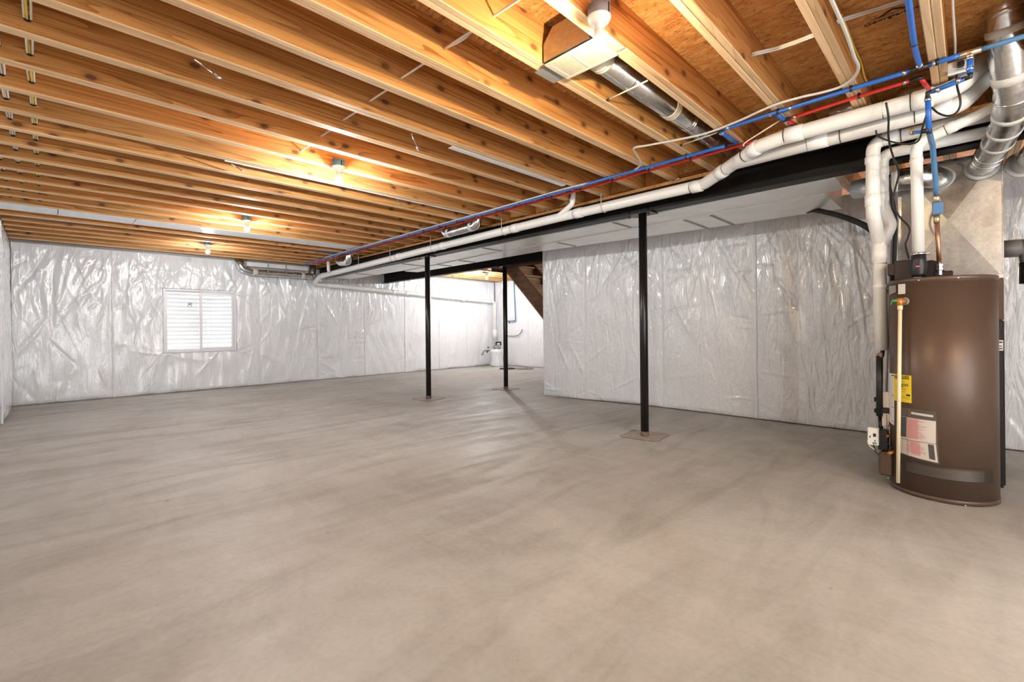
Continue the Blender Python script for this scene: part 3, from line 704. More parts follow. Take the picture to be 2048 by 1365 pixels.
# branch fittings on the main drain
w0, w1_, w2_ = rx(1147, 385, 4.33), rx(1145, 408, 4.33), rx(1118, 432, 4.37)
mb = MB(); mb.tube(fillet([w0+Vector((0,0,.1)), w1_, w1_.lerp(w2_, .8), w2_+Vector((.02,.12,-.02))], .05, 6), .030, 14); ring(mb, w1_+Vector((0,0,.05)), (0,0,1), .030, .03, 14); mb.build('branch_wye', M_PVCF, main)
mb = MB(); mb.tube(fillet([(4.28, 9.85, 2.68), (4.28, 9.85, 2.50), (4.38, 10.02, 2.46)], .05, 5), .034, 14); mb.build('branch_wye', M_PVCF, main)
mb = MB(); mb.tube([(10.20, 10.93, .85), (10.20, 10.93, 1.15)], .066, 14); mb.build('check_valve', M_PVCF, main)
pvc('vent_pipe', 'white vent pipe tucked under the drain pipe near the heater', [(4.10, 1.42, 2.575), (4.08, .04, 2.585), rx(1940, 190, 4.13), rx(1990, 135, 4.24)], .052, .14, [((4.085, .80, 2.58), (0,1,0), .13), ((4.08, .12, 2.585), (0,1,0), .1)], [], [((4.088, .865, 2.58), (0,1,0)), ((4.085, .66, 2.58), (0,1,0)), ((4.08, .18, 2.585), (0,1,0)), ((4.08, .25, 2.585), (0,1,0))])
pvc('furnace_exhaust_pipe', 'thick white pipe dropping with an offset elbow behind the heater', [(4.37, -1.6, 2.59), (4.32, .50, 2.55), (4.32, .505, 2.02), (4.51, .49, 1.83), (4.52, .488, 1.0)], .044, .075,
    [((4.32, .40, 2.553), (0,1,0), .09), ((4.32, .503, 2.42), (0,0,1), .05), ((4.32, .505, 2.12), (0,0,1), .09), ((4.512, .49, 1.74), (0,0,1), .12), ((4.515, .488, 1.49), (0,0,1), .03)], [], [((4.513, .489, 1.665), (0,0,1)), ((4.32, .34, 2.553), (0,1,0))], 22)
pvc('furnace_intake_pipe', 'white pipe dropping just behind the thick offset pipe', [(4.46, -1.6, 2.49), (4.44, .46, 2.48), (4.45, .465, 2.10), (4.50, .42, 1.95), (4.52, .47, 1.82)], .040, .07,
    [((4.442, .463, 2.35), (0,0,1), .06), ((4.448, .465, 2.16), (0,0,1), .07)], [], [], 20)
pvc('heater_vent_pipe', 'white pipe rising straight from the blower on the water heater', [(4.16, -.36, 2.62), (4.235, .255, 2.445), (4.30, .252, 1.69)], .034, .085,
    [((4.214, .08, 2.495), (.12,1,-.28), .05), ((4.245, .255, 2.33), (.08,0,-1), .035)], [], [((4.217, .105, 2.488), (.12,1,-.28))], 20)

# ------------------------------------------------------------------ PEX water lines
def pex(name, label, segs, mat, r, fittings=(), clips=(), rings=()):
    o = empty(name, Vector(segs[0][0]), label, 'water pipe')
    for s_ in segs:
        mb = MB(); mb.tube(s_, r, 12); mb.build('tube', mat, o)
    for path in fittings:
        mb = MB(); mb.tube(path, r*1.02, 10); mb.build('fitting', M_CLIP, o)
    for (p, d) in rings:
        mb = MB(); ring(mb, Vector(p), d, r, .016, 12, bead=.003); mb.build('crimp_ring', M_STEEL, o)
    for (p, d) in clips:
        p = Vector(p); mb = MB(); ring(mb, p, d, r, .014, 10, bead=.005); mb.bbox((p.x-.007, p.y-.008, p.z), (p.x+.007, p.y+.008, HJ), .001); mb.build('clip', M_CLIP, o)
    return o
def bx(y): return 3.93+.012*(y-1.4) if y < 8 else 4.01+.02*(y-8)
ZP = 2.684
rr = random.Random(5)
run1 = smooth_path([(bx(y)+(rr.random()-.5)*.02, y, ZP-.004*rr.random()) for y in (10.7, 9.6, 8.4, 7.2, 6.1, 5.2, 4.3, 3.4, 2.5, 1.9, 1.42)], 5)
jog = [(3.95, 1.33, ZP), (3.62, 1.345, ZP)]
run2 = smooth_path([(3.60, 1.30, ZP), (3.585, 1.0, ZP), (3.575, .6, ZP), (3.57, .24, ZP)], 5)
run3 = smooth_path([(3.57, .16, ZP), (3.565, .03, ZP)], 4)
run4 = smooth_path([(3.57, -.05, ZP), (3.57, -.45, ZP), (3.57, -1.5, ZP)], 4)
upb = smooth_path([(3.55, .195, ZP+.004), (3.30, .200, ZP+.004), (3.0, .195, ZP+.006), (2.70, .19, ZP+.006), (1.5, .19, ZP+.01), (1.2, .19, ZP+.06), (1.15, .19, 2.93)], 5)
lat = [(3.62, .955, ZP), (3.95, .93, ZP+.02)]
cl = [((bx(yb-.038), yb-.038, ZP), (0,1,0)) for k, yb in JY if 1.5 < yb < 9.5] + [((3.583, .935, ZP), (0,1,0)), ((3.573, .52, ZP), (0,1,0)), ((3.566, .12, ZP), (0,1,0)), ((3.25, .2, ZP+.006), (1,0,0))]
fitb = [[(3.95, 1.42, ZP), (3.95, 1.32, ZP)], [(3.64, 1.345, ZP), (3.60, 1.345, ZP), (3.60, 1.29, ZP)], [(3.57, .25, ZP), (3.57, .15, ZP)], [(3.57, .195, ZP), (3.545, .195, ZP)], [(3.60, .975, ZP), (3.585, .87, ZP)]]
rgb = [((3.95, 1.44, ZP), (0,1,0)), ((3.66, 1.344, ZP), (1,0,0)), ((3.60, 1.275, ZP), (0,1,0)), ((3.57, .265, ZP), (0,1,0)), ((3.57, .135, ZP), (0,1,0)), ((3.53, .195, ZP), (1,0,0)), ((3.583, .86, ZP), (0,1,0)), ((3.588, .985, ZP), (0,1,0))]
pb = pex('cold_water_line', 'blue water line clipped under the joists the length of the room', [run1, jog, run2, run3, upb, lat], M_BLUE, .0135, fitb, cl, rgb)
mb = MB(); mb.tube([(3.57, .035, ZP), (3.57, -.055, ZP)], .017, 10); mb.tube([(3.57, -.01, ZP), (3.57, -.01, ZP-.035)], .016, 10); mb.build('brass_tee', M_BRASS, pb)
mb = MB(); mb.tube(run4, .0135, 12); mb.build('tube', M_BLUE2, pb)
# second cold line feeding the heater
d0 = onx(1932, 120, 3.57); d0 = Vector((3.57, -.01, ZP-.03)); d1 = Vector((3.58, -.01, 2.555)); d2 = Vector((3.62, .165, 2.545)); d3 = Vector((3.66, .163, 2.34))
d4 = rx(1866, 300, 4.02); d5 = rx(1873, 391, 4.28)
o = pex('heater_supply_line', 'blue water line stepping down to the top of the water heater', [[d0, d1+Vector((0,0,.02))], [d1+Vector((.004,.02,0)), d2-Vector((.004,.02,0))], [d2-Vector((0,0,.02)), d3]], M_BLUE, .0135,
    [[d1+Vector((0,0,.03)), d1, d1+Vector((.006,.03,0))], [d2-Vector((.006,.03,0)), d2, d2-Vector((0,0,.03))], [d3+Vector((0,0,.02)), d3-Vector((0,0,.02))], [d3-Vector((0,0,.0)), d3+Vector((0,.03,0))]], [], [(d1+Vector((0,0,.045)), (0,0,1)), (d1+Vector((.008,.045,0)), (.2,1,0)), (d2-Vector((.008,.045,0)), (.2,1,0)), (d2-Vector((0,0,.04)), (0,0,1)), (d0, (0,0,1))])
mb = MB(); mb.tube(smooth_path([d3, d3.lerp(d4, .5)+Vector((.03,0,0)), d4, d5], 6), .0150, 12); mb.build('tube', M_BLUE2, o)
e1 = d3+Vector((0,.03,0)); e2 = rx(1822, 266, 3.70)
mb = MB(); mb.tube([e1, e1.lerp(e2, .72)], .009, 10); mb.build('tube', M_BLUE, o)
mb = MB(); q = e1.lerp(e2, .75); mb.tube([q, e2], .014, 10); mb.tube([e2.lerp(q, .4), e2.lerp(q, .4)+Vector((0,.0,.025))], .010, 8); mb.build('brass_valve', M_BRASS, o)
# brass shut-off valve with blue lever, copper riser
f0 = d5; f1 = rx(1873, 405, 4.30); f2 = rx(1873, 432, 4.32); f3 = rx(1874, 446, 4.33); f4 = rx(1879, 536, 4.40)
mb = MB(); mb.tube([f0, f1], .019, 12); mb.tube([f1, f2], .023, 12); mb.tube([f2, f3], .018, 12); mb.build('ball_valve', M_BRASS, o)
mb = MB(); mb.bbox((f1.x-.026, f1.y-.034, f2.z+.005), (f1.x-.006, f1.y+.020, f1.z-.004), .004); mb.build('valve_lever', M_BLUE2, o)
mb = MB(); mb.tube([f3, f4], .0135, 12); mb.build('copper_riser', M_COPPER, o)
mb = MB(); t = f4; mb.lathe([(.017,.03),(.023,.025),(.023,.008),(.018,.004),(.024,-.002),(.024,-.016),(.016,-.02),(.016,-.05)][::-1], axisM(t, (0,0,1)), 8, smooth=False); mb.build('dielectric_union', M_STEEL, o)
def rx_(y): return bx(y)+.085+.006*y
red1 = smooth_path([(rx_(y), y, ZP) for y in (10.5, 9.0, 7.5, 6.0, 4.5, 3.0, 1.9, 1.1)], 5)
red2 = smooth_path([(3.76, .90, ZP), (3.73, .6, ZP), (3.715, .25, ZP)], 5)
pex('hot_water_line', 'red water line running beside the blue line under the joists', [red1, red2, [(3.77, .94, ZP), (3.95, .915, ZP+.02)], [(3.72, .20, ZP), (3.86, .17, ZP-.03)]], M_RED, .0120,
    [[(3.77, .955, ZP), (3.76, .89, ZP)], [(3.715, .255, ZP), (3.715, .20, ZP), (3.74, .19, ZP)]], [((rx_(yb-.038), yb-.038, ZP), (0,1,0)) for k, yb in JY if 1.5 < yb < 9.5] + [((3.725, .50, ZP), (0,1,0))], [((3.758, .875, ZP), (0,1,0)), ((3.714, .275, ZP), (0,1,0)), ((3.78, .938, ZP), (1,0,0))])
# blue line in a far bay
ob = empty('branch_water_line', (0, 9.0, 2.74), 'dark blue water line crossing the ceiling near the far wall', 'water pipe')
mb = MB(); mb.tube(smooth_path([(XL+.03, 8.70, 2.72), (.0, 8.71, 2.715), (.9, 8.72, 2.73), (1.5, 8.74, 2.80)], 5), .0135, 10); mb.build('tube', M_BLUE, ob)
mb = MB(); mb.tube(smooth_path([(3.0, 8.72, 2.76), (3.6, 8.74, 2.715), (4.02, 8.80, 2.70)], 5), .0135, 10); mb.build('tube', M_BLUE, ob)

# ------------------------------------------------------------------ cables
def cable(name, label, paths, mat, r=.0055, flat=None, grp=None):
    o = empty(name, Vector(paths[0][0]), label, 'cable', grp)
    for p in paths:
        mb = MB(); mb.tube(smooth_path(p, 6), r, 8, flat=flat); mb.build('wire', mat, o)
    return o
gpx = [(1690, 60), (1708, 112), (1717, 135), (1706, 157), (1680, 174), (1640, 186), (1600, 195), (1544, 212), (1468, 246), (1400, 270), (1300, 290), (1269, 296), (1272, 308), (1281, 324), (1274, 337), (1240, 351)]
cable('grey_cable', 'grey cable clipped beside the blue line and looping up a doubled joist', [[(1.05, .46, 2.93), (1.10, .45, 2.72), (1.5, .440, 2.693), (2.40, .440, 2.692)] + [onz(u, v, 2.690) for (u, v) in gpx] + [(bx(y)-.028, y, 2.691) for y in (3.0, 3.6, 4.6, 5.6, 6.8, 8.0, 9.4)]], M_CABG, .0085)
cable('yellow_cable', 'yellow cable dropping along the doubled joist near the heater', [[ony(u, v, .482) for (u, v) in ((1683, 30), (1692, 52), (1708, 95), (1722, 125), (1729, 155), (1740, 172))]], M_CABY, .006)
cable('white_cable', 'white cable stretched through the joists left of the register', [[(1.62, 1.40, 2.79), (1.60, 2.11, 2.795)], [(1.615, 1.80, 2.84), (1.63, 1.95, 2.805), (1.60, 2.115, 2.795)]] + [[(1.60, .16+.4064*k, 2.79), (1.585, .16+.4064*k+.165, 2.783), (1.57, .16+.4064*k+.33, 2.775)] for k in range(5, 10)], M_CABW, .0065)
wp = [ony(1503, 107, .893), ony(1560, 93, .75), ony(1625, 69, .572), ony(1650, 56, .53), ony(1678, 40, .484), onz(1740, 20, 2.930), onz(1800, 1, 2.931), onz(1850, -14, 2.931)]
cable('white_cable', 'pair of white cables crossing the strand board above the vent pipe', [wp, [p+Vector((.014, .006, -.004)) for p in wp]], M_CABW, .006)
cable('white_cable', 'white cable drooping down the joist beside the outlet', [[(2.75, .03, 2.92), (2.95, .045, 2.86), (3.2, .05, 2.80), (3.55, .048, 2.78), (3.75, .05, 2.78)], [(2.95, .045, 2.86), (2.75, -.15, 2.925)]], M_CABW, .006)
cable('white_cable', 'short loose white cable hanging under the blue line', [[(3.78, .97, 2.70), (3.80, 1.10, 2.66), (3.86, 1.24, 2.635), (3.885, 1.26, 2.62)]], M_CABW, .005)
# three bundles drilled through every joist near the left wall
for bi, (bx0, mats, lb) in enumerate(((-.30, (M_CABY, M_CABW, M_CABW), 'cable bundle threaded through the joists, closest to the left wall'), (-.19, (M_CABW, M_CABW, M_CABW), 'middle cable bundle threaded through the joists by the left wall'), (-.065, (M_CABW, M_CABY, M_CABW), 'cable bundle threaded through the joists, rightmost by the left wall'))):
    o = empty('cable_bundle', (bx0, 5, 2.66), lb, 'cable', 'cables drilled through the joists')
    for ci, mt in enumerate(mats):
        pts = []
        for k, yb in JY:
            if not (2.0 < yb < 8.0): continue
            rq = random.Random(bi*100+ci*10+k)
            pts.append((bx0+(ci-1)*.011+(rq.random()-.5)*.004, yb-.038, 2.775)); pts.append((bx0+(ci-1)*.0125+(rq.random()-.5)*.008, yb+.165, 2.775+.015*rq.random()))
        mb = MB(); mb.tube(smooth_path(pts, 4), .0058, 6); mb.build('wire', mt, o)
    for k, yb in JY:
        if not (2.0 < yb < 8.0): continue
        mb = MB(); mb.lathe([(.018, -.0395), (.018, .0395)], axisM((bx0, yb-.038, 2.777), (0,1,0)), 16); mb.build('hole_shade_disc', M_DARK, o)  # dark disc standing in for the shade inside the hole

# ------------------------------------------------------------------ small metal pieces on the joists
def strip(label, x0, x1, y, w=.035):
    o = empty('metal_strip', ((x0+x1)/2, y, HJ), label, 'metal strip', 'pale metal strips along joist edges')
    MB().bbox((x0, y, HJ-.006), (x1, y+w, HJ-.0015), .001).build('strip_face', M_SHEET, o)
    MB().bbox((x0, y, HJ-.0015), (x1, y+.004, HJ+.03), .001).build('strip_lip', M_SHEET, o)
strip('pale metal strip along the joist behind the second bulb', 1.1, 4.05, 4.634, .02)
strip('pale metal strip along a joist ending at the red and blue lines', 2.35, 3.85, 3.008, .055)
for i, (u, v, u2, v2, lb) in enumerate(((388, 118, 440, 157, 'bent metal clip hanging from a joist at upper left'), (823, 268, 838, 302, 'bent metal clip hanging from a joist above the long beam'), (794, 398, 802, 410, 'small metal clip hanging near the second bulb'), (462, 328, 490, 345, 'small metal clip left of the second bulb'))):
    a = onz(u, v, HJ-.003); bq = onz(u2, v2, HJ-.02)
    o = empty('metal_clip', a, lb, 'clip', 'metal clips on the joists')
    mb = MB(); mb.tube([a, a.lerp(bq, .7)], .005, 6); mb.build('arm', M_STEEL, o)
    q = a.lerp(bq, .72); mb = MB(); mb.tube([q, bq], .012, 4, flat=.35); mb.build('tab', M_GREYP, o)
# white panning under one joist bay
pn = empty('bay_panning', (1.8, 8.05, HJ), 'white sheet panning closing the joist bay above the third bulb', 'panning')
xs = [XL+.02, .09, .83, 1.62, 2.40, 3.15, 3.95]
y0p, y1p = .16+.4064*19-.03, .16+.4064*20-.076+.02
for i in range(len(xs)-1):
    MB().bbox((xs[i]+.003, y0p, HJ-.005-(.001 if i % 2 else 0)), (xs[i+1]-.003, y1p, HJ-.0015), .001).build('panning_sheet', M_SHEET, pn)

# ------------------------------------------------------------------ sheet-metal duct pieces near the ceiling
def rduct(name, label, path, r, fil, seals=(), n=22, beads=(), mat=M_GALV, seal_mat=M_MASTIC, seg=6):
    o = empty(name, Vector(path[0]), label, 'duct')
    pts = fillet(path, fil, seg); mb = MB(); mb.tube(pts, r, n); mb.build('duct_pipe', mat, o)
    for (p, d, w) in seals:
        mb = MB(); ring(mb, Vector(p), d, r, w, n, bead=.004); mb.build('sealed_joint', seal_mat, o)
    for (p, d) in beads:
        mb = MB(); ring(mb, Vector(p), d, r, .010, n, bead=.005); mb.build('crimp_bead', mat, o)
    return o
rduct('duct_jumper', 'short shiny duct elbow under the joists above the drain pipe', [(4.22, 5.62, 2.86), (4.22, 5.60, 2.625), (4.22, 4.86, 2.64), (4.22, 4.84, 2.88)], .062, .09, [((4.22, 5.50, 2.627), (0,1,0), .05), ((4.22, 4.98, 2.637), (0,1,0), .05), ((4.22, 4.845, 2.76), (0,0,1), .04)])
rduct('duct_jumper', 'small curled duct elbow under the joists near the far end of the beam', [(4.25, 9.30, 2.84), (4.25, 9.28, 2.60), (4.25, 8.80, 2.56), (4.25, 8.78, 2.84)], .075, .16, [((4.25, 9.29, 2.70), (0,0,1), .03), ((4.25, 8.79, 2.70), (0,0,1), .04)])
fd = rduct('wall_duct', 'grey round duct hung along the top of the far wall', [(2.80, 10.86, 2.74), (2.88, 10.86, 2.50), (3.05, 10.86, 2.455), (4.22, 10.86, 2.455), (4.34, 10.86, 2.47), (4.36, 10.86, 2.72)], .070, .09, [((3.12, 10.86, 2.455), (1,0,0), .10), ((4.12, 10.86, 2.455), (1,0,0), .08)])
MB().bbox((2.95, 10.79, 2.565), (4.22, 10.93, 2.655), .004).build('flat_duct', M_DUCTW, fd)
for x in (3.35, 3.72): MB().bbox((x, 10.775, 2.38), (x+.02, 10.785, 2.70), .002).build('hanger_strap', M_GREYP, fd)

# ------------------------------------------------------------------ furnace, plenum, takeoffs
FX, FY0, FY1 = 4.86, -.175, .405
fu = empty('furnace', (FX+.35, .115, 0), 'dark furnace cabinet standing behind the water heater', 'furnace')
MB().bbox((FX, FY0, .02), (FX+.72, FY1, 1.22), .008).build('cabinet', M_FURN, fu)
MB().bbox((FX, FY0, 1.222), (FX+.72, FY1, 1.525), .006).build('coil_case', M_FURNB, fu)
MB().bbox((FX+.01, FY0+.01, 0), (FX+.7, FY1-.01, .02), .004).build('base_pan', M_FURN, fu)
MB().box((FX-.0015, FY0+.006, 1.00), (FX-.0002, FY0+.034, 1.075)).build('warning_label', M_WHT, fu)
for (y, z, w, h) in ((FY0+.010, 1.010, .020, .008), (FY0+.012, 1.030, .015, .006), (FY0+.010, 1.055, .022, .010)): MB().box((FX-.002, y, z), (FX-.0016, y+w, z+h)).build('label_print', M_INK, fu)
pl = empty('plenum', (FX+.35, .115, 1.527), 'galvanized sheet-metal plenum rising above the furnace', 'plenum')
px = FX+.03; zt, zb_ = 2.46, 1.527
mb = MB(); yc = (FY0+FY1)/2; zc = (zt+zb_)/2
V = [(px, FY0, zb_), (px, FY1, zb_), (px, FY1, zt), (px, FY0, zt), (px-.022, yc, zc), (px+.60, FY0, zb_), (px+.60, FY1, zb_), (px+.60, FY1, zt), (px+.60, FY0, zt)]
mb.add(V, [(1,0,4), (2,1,4), (3,2,4), (0,3,4), (0,5,8,3), (1,2,7,6), (5,6,7,8), (3,8,7,2), (0,1,6,5)]); mb.build('plenum_box', M_GALVP, pl)
for y in (FY0, FY1):
    MB().bbox((px-.004, y-.004, zb_), (px+.012, y+.004, zt), .001).build('corner_seam', M_GALV, pl)
MB().bbox((px-.006, FY0, zb_), (px+.0, FY1, zb_+.028), .001).build('drive_cleat', M_GALV, pl)
MB().bbox((px-.006, FY0, zt-.03), (px+.0, FY1, zt), .001).build('drive_cleat', M_GALV, pl)
def takeoff(name, label, pts, r, extra=()):
    o = rduct(name, label, pts, r, .12, [], 26, seg=5)
    c = Vector(pts[-1]); mb = MB(); mb.lathe([(r+.001,-.012),(r+.016,-.008),(r+.016,.0),(r+.001,.006)][::-1], axisM((px-.005, c.y, c.z), (-1,0,0)), 26); mb.build('collar', M_MASTIC, o)
    for (p, d, w, m_) in extra:
        mb = MB(); ring(mb, Vector(p), d, r, w, 26, bead=.005); mb.build('sealed_joint' if m_ is M_MASTIC else 'crimp_bead', m_, o)
    return o
P0 = Vector((3.66, -.165, 2.93)); 
S = [rx(2008, -20, 3.70), rx(2014, 95, 3.84), rx(2024, 175, 4.00), rx(2020, 228, 4.16), rx(2003, 272, 4.38), rx(1982, 306, 4.62), rx(1963, 334, px)]
sp = smooth_path(S, 3)
def dirat(i): return (Vector(sp[min(i+1, len(sp)-1)])-Vector(sp[max(i-1, 0)])).normalized()
ex = [(sp[i], dirat(i), w, m_) for (i, w, m_) in ((1, .030, M_GALV), (2, .04, M_MASTIC), (5, .05, M_MASTIC), (7, .012, M_GALV), (9, .03, M_MASTIC), (11, .03, M_MASTIC), (13, .03, M_MASTIC), (15, .012, M_GALV), (16, .012, M_GALV))]
o = rduct('takeoff_duct', 'shiny jointed round duct dropping from the ceiling to the plenum', sp, .080, .01, [], 28)
for (p, d, w, m_) in ex:
    mb = MB(); ring(mb, Vector(p), d, .080, w, 28, bead=.004); mb.build('sealed_joint' if m_ is M_MASTIC else 'crimp_bead', m_, o)
c = sp[-1]; mb = MB(); mb.lathe([(.081,-.002),(.100,.0),(.100,.010),(.081,.016)], axisM((px-.012, c.y, c.z), (-1,0,0)), 28); mb.build('collar', M_MASTIC, o)
takeoff('takeoff_duct', 'stubby shiny duct leaving the plenum behind the white heater vent', [(4.86, .68, 2.35), (4.74, .46, 2.33), (4.72, .22, 2.325), (px, .16, 2.325)], .080, [((4.715, .30, 2.327), (-.05,1,0), .012, M_GALV), ((4.73, .41, 2.33), (-.1,1,0), .03, M_MASTIC)])
takeoff('takeoff_duct', 'shiny duct at the right edge beside the jointed duct', [(4.22, -.42, 2.75), (4.28, -.39, 2.42), (4.62, -.32, 2.335), (px+.1, -.27, 2.33)], .075, [((4.52, -.34, 2.36), (.8,.16,-.2), .03, M_MASTIC)])
# dark flue and return pieces right of the plenum
o = empty('flue_pipe', (5.4, -.35, 1.6), 'dark grey elbowed pipe right of the plenum, below the ducts', 'pipe')
mb = MB(); mb.tube(fillet([(5.30, -.18, 1.78), (5.28, -.33, 1.775), (5.28, -.36, 1.50)], .07, 6), .068, 20); mb.build('elbow', M_GREYP, o)
mb = MB(); mb.tube([(5.28, -.345, 1.66), (5.28, -.345, 1.50)], .075, 20); mb.build('rubber_boot', M_CABK, o)
mb = MB(); ring(mb, Vector((5.28, -.30, 1.775)), (0,1,0), .068, .012, 20); mb.build('hose_clamp', M_STEEL, o)
o = empty('insulated_line', (5.6, 1.0, 2.3), 'thick black insulated line curving from the duct to the furnace', 'pipe')
l0 = rx(1632, 421, 5.75); l1 = rx(1680, 432, 5.45); l2 = rx(1730, 452, 5.15); l3 = rx(1752, 475, 5.02); l4 = rx(1760, 520, 4.95)
mb = MB(); mb.tube(smooth_path([l0+Vector((.1,.1,.03)), l0, l1, l2, l3, l4], 6), .026, 12); mb.build('insulation', M_FOAM, o)
o = empty('refrigerant_line', (4.6, .4, 1.9), 'black insulated line hanging straight down between the white pipes', 'pipe')
mb = MB(); mb.tube(smooth_path([rx(1771, 352, 4.60), rx(1783, 395, 4.60), rx(1790, 440, 4.60), rx(1789, 500, 4.60), rx(1786, 560, 4.62), rx(1775, 620, 4.66), rx(1767, 690, 4.70), rx(1763, 715, 4.70)], 5), .015, 10); mb.build('insulation', M_FOAM, o)
cable('black_cord', 'black cord plugged into the outlet and looping past the pipes', [[rx(1913, 150, 3.75), rx(1914, 172, 3.70), rx(1921, 205, 3.70), rx(1913, 225, 3.72), rx(1895, 232, 3.75), rx(1876, 226, 3.78), rx(1863, 215, 3.80)], [rx(1854, 226, 3.80), rx(1846, 252, 3.85), rx(1838, 280, 3.90), rx(1822, 288, 3.92), rx(1800, 287, 3.95), rx(1778, 282, 3.98), rx(1757, 273, 4.0), rx(1752, 262, 4.05), rx(1755, 250, 4.12)]], M_CABK, .0055)
cable('black_cord', 'black cord hanging from the drain pipe to the heater blower', [[rx(1772, 205, 3.80), rx(1777, 235, 3.84), rx(1777, 275, 3.95), rx(1785, 310, 4.1), rx(1795, 335, 4.25), rx(1797, 352, 4.30), rx(1790, 380, 4.34), rx(1786, 410, 4.36), rx(1800, 435, 4.36), rx(1818, 455, 4.36), rx(1816, 475, 4.36), rx(1811, 490, 4.36), rx(1818, 518, 4.38)]], M_CABK, .0060)
o = empty('condensate_pipe', (4.62, .44, 1.0), 'thin pale pipe standing beside the black line left of the heater', 'pipe')
mb = MB(); mb.tube([rx(1784, 345, 4.62), rx(1782, 450, 4.62), rx(1779, 560, 4.62), rx(1772, 790, 4.62)], .009, 10); mb.build('tube', M_CABG, o)
# outlet on the joist
ot = empty('wall_outlet', (3.76, .045, 2.72), 'white outlet plate with a black plug beside the joist', 'outlet')
M = Matrix.Translation((3.80, .030, 2.715)) @ Matrix.Rotation(.10, 4, 'Z')
MB().bbox((-.006, -.056, -.037), (.006, .056, .037), .003, M=M).build('cover_plate', M_OUTW, ot)
MB().bbox((.006, -.048, -.03), (.045, .048, .03), .003, M=M).build('device_box', M_BOX, ot)
mb = MB(); mb.bbox((-.04, -.016, -.012), (-.004, .014, .022), .006, M=M); mb.build('plug', M_CABK, ot)
for z in (-.02, .028):
    MB().box((-.0075, -.017, z), (-.0055, .017, z+.003), 0, M).build('socket_slot', M_INK, ot)
# crumpled foil wrap tucked over the vent pipe
for i, (u, v, lb) in enumerate(((1690, 215, 'crumpled foil wrap between the joists behind the red line'), (1835, 180, 'crumpled foil wrap under the joist beside the outlet'))):
    p = onz(u, v, 2.74); mb = MB(); mb.lathe([(.02, -.13), (.05, -.10), (.065, -.03), (.055, .05), (.06, .10), (.02, .13)], axisM((p.x+.12, p.y, 2.76), (.2,1,.1)), 14)
    r_ = random.Random(i); mb.v = [tuple(c_+(r_.random()-.5)*.018 for c_ in q) for q in mb.v]
    o = mb.build('foil_wrap', M_FOIL); tag(o, lb, 'foil')

# ------------------------------------------------------------------ lettering helper
def text_mesh(body, size, M, mat, name, parent, bold=.0, extr=.0006, width=None):
    cu = bpy.data.curves.new(name, 'FONT'); cu.body = body; cu.size = size; cu.extrude = extr; cu.offset = bold; cu.resolution_u = 2
    to = bpy.data.objects.new('tmp', cu); C.objects.link(to)
    bpy.context.view_layer.update()
    me = bpy.data.meshes.new_from_object(to); bpy.data.objects.remove(to)
    if width:
        xs_ = [v.co.x for v in me.vertices]; k = width/(max(xs_)-min(xs_))
        for v in me.vertices: v.co.x = (v.co.x-min(xs_))*k
    for v in me.vertices: v.co = M @ v.co
    me.materials.clear(); me.materials.append(mat); me.name = name
    o = bpy.data.objects.new(name, me); C.objects.link(o); par(o, parent); return o
# printed brand on the underside of the strand board (baseline runs toward -y, tops toward -x)
TM = Matrix.Translation((3.375, .425, ZS-.0012)) @ Matrix(((0,-1,0,0),(-1,0,0,0),(0,0,-1,0),(0,0,0,1)))
text_mesh('Georgia-Pacific', .042, TM, M_INK, 'board_print', ceil, bold=.0008, width=.30)
mb = MB(); zz = ZS-.0015
ax = lambda s_, t_: (3.335-t_, .375-s_, zz)
mb.prism([ax(0, 0), ax(.17, 0), ax(.085, .055)], (0,0,.001)); mb.build('board_print', M_INK, ceil)
mb = MB(); mb.prism([(p[0], p[1], zz-.0008) for p in (ax(.045, .008), ax(.125, .008), ax(.085, .034))], (0,0,.0006)); mb.build('board_print', M_OSB, ceil)
for k in range(5):
    for j in range(3):
        MB().box((3.20+.017*j, 1.10-.014*k, ZS-.0014), (3.208+.017*j, 1.109-.014*k, ZS-.0004)).build('board_print', M_INK, ceil) if (k+j) % 4 else None
MB().box((3.245, 1.035, ZS-.0014), (3.249, 1.085, ZS-.0004)).build('board_print', M_INK, ceil)

# ------------------------------------------------------------------ water heater
HC = Vector((4.487, .149, 0)); HR = .286; HT = 1.518
def oncyl(u, v, R=HR):
    d = ray(u, v); ox, oy = -HC.x, -HC.y
    a = d.x*d.x+d.y*d.y; b_ = 2*(ox*d.x+oy*d.y); c_ = ox*ox+oy*oy-R*R
    q = b_*b_-4*a*c_
    t = (-b_-math.sqrt(max(q, 0)))/(2*a); p = O0+d*t
    return math.atan2(p.y-HC.y, p.x-HC.x) % (2*math.pi), p.z
def cylp(ph, z, R): return Vector((HC.x+R*math.cos(ph), HC.y+R*math.sin(ph), z))
wh = empty('water_heater', (HC.x, HC.y, 0), 'tall round brown water heater standing on the slab', 'water heater')
def lat(prof, name, mat, n=72): MB().lathe(prof, axisM((HC.x, HC.y, 0), (0,0,1)), n).build(name, mat, wh)
lat([(HR-.004, .004), (HR+.004, .006), (HR+.004, .028), (HR, .032)], 'base_ring', M_HEAT)
lat([(HR, .030), (HR, HT-.034)], 'jacket', M_HEAT)
lat([(HR, HT-.034), (HR-.003, HT-.033), (HR-.003, HT-.030), (HR+.003, HT-.029), (HR+.003, HT-.004), (HR-.001, HT), (HR-.03, HT+.002)], 'top_cap', M_HEAT)
